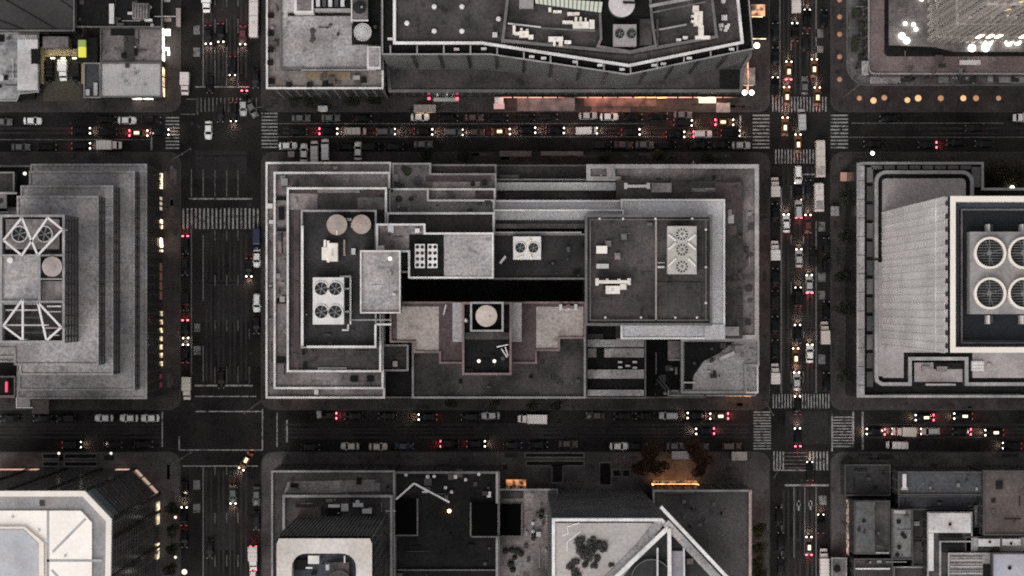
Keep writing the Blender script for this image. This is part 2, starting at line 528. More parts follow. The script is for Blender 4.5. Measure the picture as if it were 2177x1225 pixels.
# patched asphalt and manhole covers
pb = 0
for px_, py_, w_, h_ in ((275, 910, 64, 30), (470, 640, 120, 90), (690, 925, 120, 20), (1080, 915, 150, 30), (1500, 910, 90, 24), (470, 350, 110, 60), (1700, 560, 40, 44), (1705, 690, 44, 40), (1715, 910, 90, 70), (470, 1130, 60, 80), (900, 272, 160, 16), (1900, 275, 140, 24), (120, 905, 140, 20)):
    mark("asphalt_patch", [(px_ - w_ / 2, py_ - h_ / 2, px_ + w_ / 2, py_ + h_ / 2)], asphalt_old).location.z = -0.004
cov = M("iron_cover", g(0.02), 0.6, 0.1)
for k in range(34):
    a = rng.choice((0, 1, 2, 3))
    px_, py_ = ((rng.uniform(400, 540), rng.uniform(0, 1225)), (rng.uniform(1650, 1750), rng.uniform(0, 1225)), (rng.uniform(0, 2170), rng.uniform(258, 305)), (rng.uniform(0, 2170), rng.uniform(895, 940)))[a]
    x, y, _ = W(px_, py_)
    MB().lathe(x, y, [(0.42, 0.0), (0.40, 0.018)], 10).build("manhole_cover", cov, kind="structure")

# tyre polished wheel tracks, trenches cut and refilled, gratings and worn slabs in the pavements
track = M("asphalt_polished", g(0.021, 0.1), 0.75, 0.4, 2.0, 0.9, 0.15, streak=(0.05, 0.05, 1))
tq = random.Random(5)
for x0 in (444, 470, 494, 518):
    for dx in (-5, 5): mark("wheel_track", [(x0 + dx - 2.2, tq.uniform(-40, 40), x0 + dx + 2.2, tq.uniform(150, 180)), (x0 + dx - 2.2, 495, x0 + dx + 2.2, 810), (x0 + dx - 2.2, 1000, x0 + dx + 2.2, 1290)], track).location.z = -0.003
for x0 in (1671, 1696, 1722):
    for dx in (-5, 5): mark("wheel_track", [(x0 + dx - 2.2, -40, x0 + dx + 2.2, 200), (x0 + dx - 2.2, 355, x0 + dx + 2.2, 830), (x0 + dx - 2.2, 1040, x0 + dx + 2.2, 1290)], track).location.z = -0.003
for y0 in (278, 908, 925):
    for dy in (-5, 5): mark("wheel_track", [(-40, y0 + dy - 2.2, 340, y0 + dy + 2.2), (600, y0 + dy - 2.2, 1590, y0 + dy + 2.2), (1840, y0 + dy - 2.2, 2230, y0 + dy + 2.2)], track).location.z = -0.003
trench = M("asphalt_trench", g(0.010, 0.0), 0.95, 0.3, 2.0, 0.5)
for q in ((452, 505, 455, 800), (400, 600, 540, 603), (700, 268, 980, 270.5), (1200, 930, 1560, 932), (1690, 420, 1692, 690), (90, 288, 330, 290), (640, 902, 830, 904), (1850, 280, 2170, 282), (500, 1020, 502.5, 1225), (410, 330, 540, 332.5), (1640, 700, 1760, 702)): mark("asphalt_trench", [q], trench).location.z = -0.0015
pale_slab = M("paving_pale", g(0.070, 0.14), 0.85, 0.4, 1.6, 0.9, 0.2, joints=(1.5, 0.7)); dark_slab = M("paving_dark", g(0.026, 0.06), 0.9, 0.4, 1.6, 0.6)
def strip(name, x0, y0, x1, y1, m):
    MB().face(PX(R(x0, y0, x1, y1), KERB), KERB - 0.008).build(name, m, kind="structure")
for k in range(90):
    a = k % 6
    if a == 0: cx_, cy_ = tq.uniform(570, 1620), tq.uniform(212, 234)
    elif a == 1: cx_, cy_ = tq.uniform(570, 1620), tq.uniform(326, 340)
    elif a == 2: cx_, cy_ = tq.choice((tq.uniform(570, 1620), tq.uniform(1800, 2170))), tq.uniform(853, 868)
    elif a == 3: cx_, cy_ = tq.choice((tq.uniform(0, 340), tq.uniform(590, 1600), tq.uniform(1800, 2170))), tq.uniform(966, 996)
    elif a == 4: cx_, cy_ = tq.choice((365, 372, 358)), tq.choice((tq.uniform(350, 840), tq.uniform(1000, 1225)))
    else: cx_, cy_ = tq.choice((tq.uniform(1770, 1790), tq.uniform(1618, 1630))), tq.choice((tq.uniform(360, 840), tq.uniform(20, 190)))
    w_, h_ = (tq.uniform(6, 40), tq.uniform(4, 12)) if a < 4 else (tq.uniform(4, 9), tq.uniform(8, 40))
    strip("paving_panel" if k % 3 else "pavement_grating", cx_ - w_ / 2, cy_ - h_ / 2, cx_ + w_ / 2, cy_ + h_ / 2, pale_slab if k % 3 == 1 else dark_slab)
# ------------------------------------------------------------------ buildings
def tier(root, poly, zt, zb, roof=None, wall=None, coping=None, pw=0.5, ph=0.9, win=None, floor=3.7, nmax=99, roofname="roof"):
    """One storey block: wall, roof deck below a parapet, parapet, one ribbon of windows per floor. poly: outline of the coping in the photograph."""
    p = PX(poly, zt)
    if wall: MB().prism(p, zb, zt - 0.02, top=False).build("wall", wall, root)
    if coping:
        q = inset(p, pw)
        out = inset(p, -0.06)
        b = MB().ring(out, q, zt - 0.45, zt + 0.0)
        b.ring(inset(p, 0.02), q, zt - ph - 0.05, zt - 0.01, outer=False)
        b.build("parapet", coping, root)
    if roof:
        MB().face(inset(p, 0.03), zt - (ph if coping else 0.0)).build(roofname, roof, root)
    if win:
        z, k = zt - floor + 0.2, 0
        while z > zb + 0.6 and k < nmax:
            o = inset(p, -0.05)
            i_ = inset(p, 0.05)
            MB().ring(o, i_, z, z + floor * 0.52).build("window_band", win, root)
            z -= floor; k += 1
    return p

def slab(root, name, x0, y0, x1, y1, zt, h, mat, label=None):
    return MB().pxbox(x0, y0, x1, y1, zt - h, zt).build(name, mat, root, label=label)

def patch(root, name, poly, z, mat, h=0.12):
    return MB().prism(PX(poly, z), z - h, z).build(name, mat, root)

def building(name, label, cat, px, py):
    x, y, _ = W(px, py)
    return thing(name, label, cat, (x, y, 0))

def shop(root, x0, y0, x1, y1, mat, z0=0.6, z1=3.9, n=1, gap=0.15):
    """Lit shop front on a ground floor wall; the ends are given where it meets the pavement."""
    for i in range(n):
        t0, t1 = i / n, (i + 1 - gap) / n
        a, b = W(x0 + (x1 - x0) * t0, y0 + (y1 - y0) * t0), W(x0 + (x1 - x0) * t1, y0 + (y1 - y0) * t1)
        d = Vector((b[0] - a[0], b[1] - a[1])).normalized()
        s = Vector((-d.y, d.x)) * 0.07
        p = [(a[0] - s.x, a[1] - s.y), (b[0] - s.x, b[1] - s.y), (b[0] + s.x, b[1] + s.y), (a[0] + s.x, a[1] + s.y)]
        if (p[1][0] - p[0][0]) * (p[2][1] - p[1][1]) - (p[1][1] - p[0][1]) * (p[2][0] - p[1][0]) < 0: p = p[::-1]
        MB().prism(p, z0, z1, bottom=True).build("shop_window", mat, root)

def vents(root, pts, z, r, mat, h=0.7, name="roof_vent"):
    for a, b in pts:
        x, y, _ = W(a, b, z + h)
        MB().lathe(x, y, [(r * 0.6, z - 0.1), (r * 0.6, z + h * 0.6), (r, z + h * 0.62), (r * 0.9, z + h * 0.9), (r * 0.45, z + h)], 14).build(name, mat, root)

def clutter(root, x0, y0, x1, y1, z, n, mats, seed=1, s=(0.5, 1.8)):
    q = random.Random(seed)
    for _ in range(n):
        a, b = W(q.uniform(x0, x1), q.uniform(y0, y1), z)[:2]
        w, d, h = q.uniform(*s), q.uniform(*s), q.uniform(0.3, 1.1)
        k = q.random()
        m = q.choice(mats)
        if k < 0.5:
            mb = MB().box(a - w / 2, a + w / 2, b - d / 2, b + d / 2, z, z + h)
            mb.box(a - w / 2 - .06, a + w / 2 + .06, b - d / 2 - .06, b + d / 2 + .06, z + h, z + h + .08)
            mb.build("roof_hatch", m, root)
        elif k < 0.8:
            MB().lathe(a, b, [(w * .2, z), (w * .2, z + h), (w * .3, z + h), (w * .15, z + h + .2)], 10).build("roof_vent", m, root)
        else:
            L_ = q.uniform(2, 6)
            (MB().box(a, a + L_, b, b + .18, z + .15, z + .33) if q.random() < .5 else MB().box(a, a + .18, b, b + L_, z + .15, z + .33)).build("roof_pipe", m, root)

shop_warm = EW("shop_light_warm", (1.0, 0.70, 0.44), 1.5)
shop_hot = EW("shop_light_bright", (1.0, 0.76, 0.52), 2.4)
shop_white = EW("shop_light_white", (1.0, 0.90, 0.80), 3.5)
shop_amber = EW("shop_light_amber", (1.0, 0.46, 0.17), 3.2)
shop_pink_fill = EW("shop_fill_pink", (1.0, 0.44, 0.34), 1.5, 9.0)
lamp_w = E("lamp_white", (0.98, 1.0, 0.90), 5)
lamp_o = E("lamp_amber", (1.0, 0.60, 0.30), 5.0)
lamp_s = E("lamp_soft", (1.0, 0.88, 0.74), 0.9)
red_l = E("lamp_red", (1.0, 0.10, 0.16), 4)

# ---- A: pale stepped tower at the left edge
b1 = building("stepped_tower", "pale grey stepped tower whose gravel terraces climb to a rooftop ringed by white trusses", "building", 150, 600)
tier(b1, [(65, 349), (312, 349), (312, 848), (36, 848), (36, 760), (-60, 760), (-60, 450), (65, 450)], 25, 0, roof_lt, wall_dk, roof_lt, 0.4, 0.35, win_dk)
tier(b1, [(62, 364), (286, 364), (286, 830), (40, 830), (40, 770), (-60, 770), (-60, 455), (62, 455)], 33, 24, roof_lt, wall_dk, roof_lt, 0.4, 0.35, win_dk)
tier(b1, [(44, 395), (240, 395), (240, 797), (42, 797), (42, 760), (-60, 760), (-60, 458), (44, 458)], 43, 32, roof_lt, wall_dk, roof_lt, 0.4, 0.35, win_dk)
tier(b1, [(36, 417), (209, 417), (209, 776), (30, 776), (30, 742), (-60, 742), (-60, 460), (36, 460)], 52, 42, roof_lt, wall_dk, roof_lt, 0.4, 0.35, win_dk)
tier(b1, R(0, 457, 137, 729), 69, 51, roof_dk, wall_dk, coping_gy, 0.5, 3.0, win_dk)
slab(b1, "roof_panel", 4, 545, 83, 648, 68.4, 2.0, roof_lt)
slab(b1, "roof_panel", 88, 598, 132, 637, 67.2, 0.8, roof_md)
slab(b1, "roof_beam", 82, 541, 86, 641, 69.1, 0.6, coping_gy)
slab(b1, "roof_beam", 2, 541, 136, 545, 69.15, 0.5, coping_gy)
slab(b1, "roof_beam", 86, 592, 136, 595, 69.12, 0.5, coping_gy)
slab(b1, "roof_beam", 2, 639, 136, 644, 69.15, 0.5, coping_gy)
slab(b1, "roof_beam", 100, 650, 130, 653, 69.0, 0.4, steel_wt)
for k in range(4):
    slab(b1, "roof_pipe", 12 + 26 * (k % 2), 658 + 16 * k, 80 + 12 * k, 661 + 16 * k, 67.5, 0.3, (steel, steel_dk)[k % 2])
slab(b1, "roof_pipe", 101, 662, 130, 664, 67.8, 0.3, steel); slab(b1, "roof_pipe", 96, 696, 128, 699, 68.0, 0.4, tank_wood); slab(b1, "roof_pipe", 104, 712, 126, 714, 67.8, 0.3, steel)
vents(b1, [(21, 553)], 68.4, 0.75, steel_wt, 0.9, "roof_dome")
zt = 72.0
def truss(segs, w=0.45):
    for a, b in segs:
        MB().beam(W(*a, zt), W(*b, zt), w, 0.45).build("roof_truss_bar", steel_wt, b1)
        zt_ = zt
truss([((46, 463), (7, 511)), ((7, 511), (46, 543)), ((46, 543), (101, 463)), ((46, 463), (80, 543)), ((101, 463), (132, 488)), ((132, 488), (80, 543))])
truss([((48, 636), (7, 693)), ((7, 693), (46, 722)), ((48, 636), (48, 722)), ((80, 643), (130, 696)), ((130, 696), (100, 723)), ((80, 643), (98, 722))])
for a in ((7, 511), (132, 488), (46, 543), (80, 543), (7, 693), (130, 696), (48, 722), (98, 722)):
    x, y, _ = W(*a, zt)
    MB().box(x - .15, x + .15, y - .15, y + .15, 66, zt - .46).build("roof_truss_post", steel_wt, b1)
shop(b1, 346, 370, 346, 404, shop_hot, n=6, gap=.3, z1=3.0); shop(b1, 345, 420, 345, 452, E("shop_dim_tan", (1, .8, .65), .35), n=3, gap=.4); shop(b1, 346, 468, 346, 490, shop_hot, n=2, gap=.3, z1=3.0)
shop(b1, 347, 507, 347, 530, shop_hot, z1=4.6, n=1); shop(b1, 347, 532, 347, 537, shop_hot, z1=3, n=1); shop(b1, 345, 560, 345, 640, E("shop_dim_red", (0.8, 0.35, 0.3), 0.06), n=4)
shop(b1, 346, 662, 346, 786, EW("shop_light_faint", (1.0, 0.78, 0.50), .8), n=7, gap=.45, z1=3.0); shop(b1, 345, 795, 345, 830, E("shop_red", (1.0, 0.1, 0.25), 0.05), n=2, gap=.4)

b1b = building("rooftop_annex", "low dark annex with white rooftop box and railing, against the pale stepped tower", "building", 15, 430)
tier(b1b, R(-60, 352, 66, 455), 14, 0, roof_bk, wall_dk, coping_dk, 0.4, 0.8, win_dk)
tier(b1b, R(-60, 366, 30, 410), 17, 13, roof_dk, wall_dk, coping_gy, 0.3, 0.8)
slab(b1b, "roof_panel", -60, 409, 36, 413, 20, 0.5, coping_wt); slab(b1b, "roof_box", -60, 414, 14, 443, 19, 5, roof_wt); slab(b1b, "roof_box", 15, 414, 31, 437, 18, 4, roof_bk); slab(b1b, "roof_panel", 14, 440, 34, 455, 17, 2, roof_lt)
vents(b1b, [(0, 426)], 19, 0.6, steel_dk, 0.5)
vents(b1b, [(52, 369)], 14, 0.45, lamp_s, 1.2, "roof_lamp")
b1c = building("corner_shop", "low dark shop with red sign and white framed roof, below the stepped tower", "building", 40, 830)
tier(b1c, R(-60, 800, 32, 843), 8, 0, roof_bk, wall_dk, coping_dk, 0.3, 0.6)
slab(b1c, "sign", 11, 812, 14, 834, 9.5, 1.5, E("sign_red", (1.0, 0.08, 0.16), .6))
slab(b1c, "canopy", -40, 842, 32, 846, 4.5, 0.3, coping_maroon); slab(b1c, "canopy", 36, 847, 64, 866, 3.6, 0.3, coping_gy)
slab(b1c, "canopy_edge", 34, 846, 36.5, 868, 3.8, .3, steel_wt); slab(b1c, "canopy_edge", 36, 866, 70, 868, 3.8, .3, steel_wt)
slab(b1c, "canopy", 68, 850, 104, 880, 3.4, 0.3, roof_brown)

# ---- B: centre block, left: tower with white edged terraces
b2 = building("terraced_tower", "tower with concentric white edged terraces round a dark roof carrying two water tanks", "building", 700, 600)
tier(b2, [(565, 345), (831, 345), (831, 520), (818, 520), (818, 847), (565, 847)], 24, 0, roof_md, wall_md, coping_wt, 0.44, 1.0, win_md)
tier(b2, [(582, 366), (829, 366), (829, 500), (815, 500), (815, 827), (582, 827)], 29, 23, roof_md, wall_md, coping_wt, 0.46, 1.0, win_md)
tier(b2, [(610, 399), (822, 399), (822, 480), (810, 480), (810, 791), (610, 791)], 34, 28, roof_dk, wall_md, coping_wt, 0.44, 1.0, win_md)
tier(b2, R(640, 447, 800, 740), 40, 33, M("roof_asphalt_grey", g(.040, .02), .9, .5, 1.5, .8, .11, spots=.3), wall_dk, coping_gy, 0.35, 2.6, win_dk)
tier(b2, [(766, 533), (851, 533), (851, 666), (766, 666)], 46, 38, roof_lt, wall_md, coping_wt, 0.28, 0.8, win_md)
slab(b2, "parapet", 652, 735, 797, 740, 40.4, 0.6, coping_wt); slab(b2, "parapet", 640, 480, 645, 735, 40.4, 0.6, coping_wt)
slab(b2, "parapet", 796, 690, 800, 740, 40.45, .6, coping_wt); slab(b2, "parapet", 800, 688, 832, 692, 40.3, .6, coping_wt); slab(b2, "roof_strip", 742, 679, 832, 682, 40.2, .4, coping_gy)
slab(b2, "roof_strip", 616, 404, 822, 412, 33.2, 0.15, roof_maroon); slab(b2, "roof_strip", 675, 402, 765, 410, 33.4, .3, roof_lt); slab(b2, "roof_strip", 625, 415, 636, 790, 33.15, .12, roof_maroon)
slab(b2, "roof_strip", 676, 781, 737, 786, 33.4, .3, coping_gy)
patch(b2, "roof_patch", R(613, 412, 675, 446), 33.2, roof_md); patch(b2, "roof_patch", R(760, 420, 820, 446), 33.2, roof_md)
slab(b2, "roof_box", 568, 433, 580, 443, 24.2, 1.2, steel_wt); slab(b2, "roof_box", 572, 468, 581, 476, 24.2, 1.2, steel_wt); slab(b2, "roof_box", 708, 354, 718, 361, 24, 1, tank_wood)
slab(b2, "roof_box", 668, 829, 677, 839, 24.4, 1.2, steel_wt)
for a, b_, c, d in ((588, 418, 610, 426), (588, 486, 610, 492), (592, 440, 604, 468), (588, 636, 608, 646), (588, 760, 607, 772), (745, 800, 760, 812), (780, 800, 794, 812)):
    slab(b2, "planter", a, b_, c, d, 28.7, 0.6, roof_bk)
clutter(b2, 650, 455, 755, 730, 37.4, 16, (steel_dk, steel, roof_dk), 3); clutter(b2, 590, 375, 640, 395, 28, 4, (steel_dk, coping_gy), 4); clutter(b2, 615, 745, 800, 780, 33, 8, (steel_dk, roof_bk), 5); clutter(b2, 775, 545, 840, 655, 45.2, 6, (roof_md, steel), 6, (.4, 1.2))
clutter(b2, 570, 500, 579, 820, 23, 8, (steel_dk, coping_gy), 61, (.3, .9)); clutter(b2, 586, 500, 606, 800, 28, 10, (steel_dk, roof_bk, coping_gy), 62, (.4, 1.4))
vents(b2, [(829, 550)], 45.3, 0.5, lamp_s, 1.4, "roof_lamp")
for q in (((722, 588), (746, 588)), ((745, 588), (745, 690)), ((731, 614), (745, 614)), ((731, 663), (745, 663)), ((740, 690), (740, 700)), ((727, 702), (741, 702))):
    MB().beam(W(*q[0], 39), W(*q[1], 39), 0.38, 0.38).build("roof_pipe", steel_wt, b2)
for x_, y0_, y1_ in ((732, 510, 544), (690, 510, 520)): slab(b2, "roof_duct", x_ - 2, y0_, x_ + 2, y1_, 38.6, .6, tank_wood)

# ---- C: centre block, middle north
b3 = building("setback_building", "brick building whose zigzag white parapets step back beside the terraced tower", "building", 940, 450)
tier(b3, R(838, 350, 1055, 480), 20, 0, roof_dk, wall_dk, coping_gy, 0.4, 0.8, win_dk)
tier(b3, [(834, 347), (916, 347), (916, 369), (1055, 369), (1055, 540), (834, 540)], 24, 19, M("roof_warm_grey", (.185, .168, .162), .95, .5, 1.6, .9, .12, spots=.4), wall_md, coping_gy, 0.4, 0.9, win_md)
tier(b3, R(840, 401, 1053, 520), 27, 23, roof_md, wall_md, coping_wt, 0.4, 0.8)
tier(b3, [(824, 401), (911, 401), (911, 425), (1051, 425), (1051, 560), (824, 560)], 29, 23, MATS["roof_warm_grey"], wall_md, coping_wt, 0.4, 0.9, win_md)
tier(b3, R(822, 452, 1051, 580), 34, 28, roof_dk, wall_dk, coping_wt, 0.45, 0.9, win_md)
tier(b3, [(800, 476), (904, 476), (904, 495), (1049, 495), (1049, 592), (868, 592), (868, 536), (800, 536)], 41, 0, roof_md, wall_md, coping_wt, 0.42, 0.8, win_md)
slab(b3, "roof_deck", 870, 499, 943, 590, 40.5, 0.5, roof_bk); slab(b3, "roof_deck", 944, 499, 1045, 588, 40.7, 0.6, roof_lt)
patch(b3, "roof_patch", R(905, 374, 1045, 386), 23.2, roof_maroon); patch(b3, "roof_patch", R(920, 387, 1020, 399), 23.25, roof_beige); patch(b3, "roof_patch", R(1010, 406, 1050, 422), 26.4, roof_maroon); patch(b3, "roof_patch", R(917, 353, 1052, 366), 19.4, roof_maroon)
patch(b3, "roof_patch", R(905, 458, 1046, 492), 33.3, M("roof_dark_brown", (.048, .040, .039), .9, .5, 1.5, .8))
slab(b3, "roof_box", 882, 486, 892, 495, 42, 1.6, steel_wt)
for a, b_, r_ in ((866, 365, 9), (858, 358, 6), (850, 425, 7), (875, 425, 5), (836, 406, 4), (1005, 391, 5), (1030, 388, 6)):
    x, y, _ = W(a, b_, 24); MB().ball((x, y, 23.6 + (5 if b_ > 400 else 0)), r_ * .12, r_ * .12, .5, 9, 5).build("roof_shrub", leaf_dk, b3)
clutter(b3, 840, 372, 910, 398, 23, 5, (steel_dk, coping_gy), 8); clutter(b3, 830, 430, 1045, 448, 28, 10, (steel_dk, coping_gy, roof_bk), 9); clutter(b3, 805, 485, 865, 530, 40.2, 6, (roof_dk, steel), 10)

# ---- D: centre block, south: maroon roofs round a central water tank tower
b4 = building("maroon_building", "symmetrical building with maroon and beige roofs round a small central tower holding a water tank", "building", 1035, 740)
tier(b4, R(876, 700, 1245, 847), 22, 0, roof_dk, wall_dk, coping_gy, 0.45, 0.8, win_dk)
tier(b4, R(813, 733, 878, 846), 20, 0, roof_bk, wall_dk, coping_dk, 0.3, 0.7, win_dk)
tier(b4, R(812, 733, 868, 789), 25, 19, roof_dk, wall_dk, coping_gy, 0.4, 0.8)
tier(b4, [(829, 642), (1245, 642), (1245, 720), (1190, 720), (1190, 746), (1141, 746), (1141, 773), (934, 773), (934, 750), (880, 750), (880, 728), (829, 728)], 36, 0, roof_maroon, wall_dk, coping_maroon, 0.4, 0.7, win_dk)
patch(b4, "roof_deck", [(844, 652), (933, 652), (933, 746), (884, 746), (884, 723), (844, 723)], 35.45, roof_beige)
patch(b4, "roof_deck", [(1140, 652), (1240, 652), (1240, 716), (1186, 716), (1186, 741), (1140, 741)], 35.45, roof_beige)
slab(b4, "roof_panel", 962, 643.5, 985, 727, 40, 4.5, roof_lt); slab(b4, "roof_panel", 1087, 643.5, 1109, 727, 40, 4.5, roof_lt)
tier(b4, R(983, 643, 1087, 797), 45, 35, roof_bk, wall_dk, coping_maroon, 0.45, 1.4, win_dk)
tier(b4, R(1000, 642.5, 1070, 705), 49, 43, roof_bk, wall_dk, coping_gy, 0.4, 3.5)
slab(b4, "roof_strip", 989, 707, 1082, 722, 44.6, 0.8, roof_dk)
vents(b4, [(1018, 768), (1051, 768)], 43.8, 0.42, lamp_s, 1.0, "roof_lamp")
vents(b4, [(990, 681)], 41, 0.55, steel_wt, 4.0, "roof_dome")
for q in (((1056, 738), (1080, 733)), ((1066, 742), (1078, 760)), ((1074, 738), (1080, 757))): MB().beam(W(*q[0], 46), W(*q[1], 46), .25, .25).build("roof_pipe", steel_wt, b4)
MB().beam(W(948, 648, 37), W(943, 670, 37), .3, .3).build("roof_pipe", steel, b4)
slab(b4, "roof_box", 835, 768, 845, 780, 25.4, 1.2, tank_wood)
for k in range(5): slab(b4, "roof_pipe", 1188 + k * 8, 648 + (k % 2) * 3, 1196 + k * 8, 652 + (k % 2) * 6, 36.8, .8, coping_maroon)
slab(b4, "roof_box", 1189, 647, 1195, 660, 37, 1, roof_wt); slab(b4, "roof_box", 1221, 647, 1227, 660, 37, 1, roof_wt); slab(b4, "roof_pipe", 1195, 655, 1222, 660, 36.7, .7, roof_wt)
clutter(b4, 990, 728, 1080, 788, 43.7, 6, (steel_dk, roof_bk), 12); clutter(b4, 890, 760, 1235, 835, 21.2, 7, (roof_bk, steel_dk), 13, (.4, 1.0))

# ---- E: centre block, right: dark roofed tower wrapped in terraces
b5 = building("dark_roof_tower", "tower with square dark roof wrapped by pale L shaped terraces at the block's corner", "building", 1400, 560)
tier(b5, R(1054, 351, 1330, 580), 15, 0, roof_dk, wall_dk, coping_dk, 0.3, 0.8, win_dk)
tier(b5, [(1247, 350), (1613, 350), (1613, 721), (1312, 721), (1312, 384), (1247, 384)], 20, 0, roof_md, wall_md, M("coping_rose", (.40, .375, .37), .85, .35, 1.4, .5, .2), 1.0, 0.9, win_md)
tier(b5, R(1054, 381, 1324, 580), 19, 14, roof_dk, wall_dk, coping_gy, 0.25, 0.8)
slab(b5, "roof_strip", 1055, 388, 1318, 405, 19.4, 1.0, M("roof_pale_strip", g(.5), .95, .4, 1.6, .4, .1))
slab(b5, "roof_box", 1290, 353, 1308, 381, 20.1, .4, roof_lt); slab(b5, "roof_box", 1061, 372, 1103, 380, 17, 2, coping_dk)
tier(b5, R(1310, 383, 1579, 720), 22.5, 19, roof_dk, wall_dk, None)
patch(b5, "roof_patch", R(1520, 388, 1576, 460), 22.62, roof_maroon); patch(b5, "roof_patch", R(1470, 400, 1520, 408), 22.62, roof_md)
slab(b5, "roof_box", 1385, 389, 1428, 409, 23.6, 1, roof_lt)
MB().beam(W(1328, 396, 24), W(1380, 396, 24), 0.7, .5).build("window_washing_rig", steel_wt, b5)
for q in (1330, 1378): slab(b5, "roof_box", q - 3, 389, q + 4, 402, 23.9, .8, steel_wt)
slab(b5, "roof_patch", 1548, 457, 1560, 475, 22.7, .15, roof_wt); slab(b5, "roof_patch", 1547, 480, 1566, 500, 22.72, .15, roof_brown)
tier(b5, R(1320, 424, 1541, 721), 28, 21, M("roof_pale_gravel", (.60,.585,.60), .95, .35, 1.6, .4, .1), wall_md, M("coping_bright", (.82,.79,.77), .8, .2, 1.3, .3, .25), 0.42, 0.4, win_md)
tier(b5, R(1050, 426, 1324, 580), 26, 14, MATS["roof_pale_gravel"], wall_md, MATS["coping_bright"], 0.45, 0.5, win_md)
tier(b5, R(1050, 446, 1326, 580), 30, 24, MATS["roof_pale_strip"], wall_md, MATS["coping_bright"], 0.35, 0.7)
slab(b5, "dark_strip", 1052, 468, 1246, 476, 29.5, .25, roof_dk); slab(b5, "roof_strip", 1052, 476, 1243, 486, 30.4, 1, roof_md); slab(b5, "dark_strip", 1052, 486, 1245, 496, 29.6, .3, roof_bk)  # dark slabs between the pale strips
tier(b5, R(1048, 497, 1249, 594), 36, 0, M("roof_dusk_black", g(.024, .03), .9, .5, 1.5, .8, .11, spots=.3), wall_dk, coping_dk, 0.4, 0.8, win_dk)
slab(b5, "parapet", 1052, 493, 1236, 496, 36.4, .4, coping_gy)
tier(b5, R(1244, 457, 1514, 692), 37, 0, roof_dk, wall_dk, coping_dk, 0.55, 1.0, win_dk)
for q in ((1254, 466, 1506, 468), (1254, 680, 1506, 682), (1254, 468, 1256, 680), (1393, 468, 1396.5, 682), (1500, 468, 1502, 680)): slab(b5, "roof_rail", *q, 37.2, .5, coping_dk if q[0] != 1393 else tank_wood)
vents(b5, [(1275, 465), (1325, 465), (1394, 465), (1472, 465), (1501, 488), (1501, 568), (1501, 644), (1287, 675), (1363, 675), (1436, 675), (1482, 675)], 36, .32, steel_wt, 1.6, "roof_lamp")
slab(b5, "roof_deck", 1397, 600, 1490, 678, 36.35, .4, roof_dk)
for k in range(9): slab(b5, "deck_joint", 1412, 608 + k * 8, 1487, 609 + k * 8, 36.42, .1, steel_dk)
slab(b5, "roof_box", 1268, 523, 1291, 539, 37.4, 1.4, roof_cream); slab(b5, "roof_box", 1268, 561, 1294, 571, 37.2, 1.2, steel); slab(b5, "roof_box", 1307, 538, 1319, 552, 37.0, 1, roof_md)
for q in ((1398, 558, 1413, 559.5), (1398, 566, 1413, 570)): slab(b5, "roof_pipe", *q, 37.6, .5, steel)
slab(b5, "roof_panel", 1498, 690, 1541, 721, 28.2, .9, MATS["roof_pale_gravel"]); slab(b5, "roof_panel", 1541, 695, 1571, 714, 23.5, .9, roof_lt)
clutter(b5, 1260, 475, 1385, 665, 36, 12, (roof_dk, steel_dk, coping_dk), 15, (.4, 1.4)); clutter(b5, 1582, 410, 1597, 700, 19.1, 12, (roof_dk, steel_dk, coping_gy), 16, (.5, 1.5)); clutter(b5, 1400, 385, 1570, 420, 22.5, 8, (steel_dk, roof_dk), 17)
clutter(b5, 1160, 505, 1240, 590, 35.2, 8, (steel_dk, roof_bk), 18); clutter(b5, 1270, 372, 1570, 382, 19.1, 8, (roof_dk, coping_gy), 19, (.4, 1.2)); clutter(b5, 1545, 430, 1575, 700, 22.5, 9, (steel_dk, roof_brown, roof_md), 20)
MB().beam(W(1063, 560, 37), W(1075, 545, 37), .6, .4).build("roof_ladder", steel, b5)

# ---- F: centre block, lower right
b6 = building("striped_roof_building", "low dark building with pale stripes across its roof, beside the maroon building", "building", 1310, 780)
tier(b6, R(1246, 691, 1373, 847), 16, 0, roof_bk, wall_dk, coping_dk, 0.3, 0.7, win_dk)
for k, (a, b_) in enumerate(((722, 738), (741, 760), (786, 805), (829, 842))): slab(b6, "roof_strip", 1249 + (k == 1) * 36, a, 1369, b_, 16.2 + .01 * k, .9, roof_lt)
slab(b6, "roof_strip", 1250, 741, 1268, 760, 16.25, .9, roof_md); slab(b6, "roof_box", 1250, 710, 1282, 722, 15.8, .6, roof_dk)
for q in ((1314, 768), (1330, 776), (1345, 768), (1314, 779), (1345, 780)): slab(b6, "roof_hatch", q[0], q[1], q[0] + 9, q[1] + 4, 16.6, .7, steel)
b6b = building("dark_light_well_building", "narrow unlit building of pipes and pits between the striped roof and the grey corner roof", "building", 1410, 790)
tier(b6b, R(1371, 690, 1500, 846), 6, 0, roof_bk, wall_dk, coping_dk, .3, .6)
slab(b6b, "roof_panel", 1420, 725, 1450, 765, 9, 3, roof_md); slab(b6b, "parapet", 1422, 763, 1450, 767, 9.4, .5, coping_gy)
for q in ((1377, 696, 1382, 706), (1386, 696, 1391, 706), (1405, 703, 1419, 708), (1438, 692, 1443, 718)): slab(b6b, "roof_box", *q, 12, 6, steel)
slab(b6b, "roof_deck", 1376, 690, 1500, 722, 10, 4, roof_bk)
for q in (((1396, 806), (1416, 830)), ((1400, 800), (1430, 838))): MB().beam(W(*q[0], 7), W(*q[1], 7), .4, .4).build("roof_pipe", steel_dk, b6b)
clutter(b6b, 1376, 780, 1440, 840, 5.4, 8, (steel_dk, coping_gy), 22)
b7 = building("grey_corner_building", "low grey roofed building with notched white parapet at the block's corner", "building", 1550, 780)
tier(b7, [(1448, 722), (1614, 722), (1614, 778), (1586, 778), (1586, 836), (1448, 836)], 12, 0, roof_lt, wall_md, coping_gy, .5, .7, win_md)
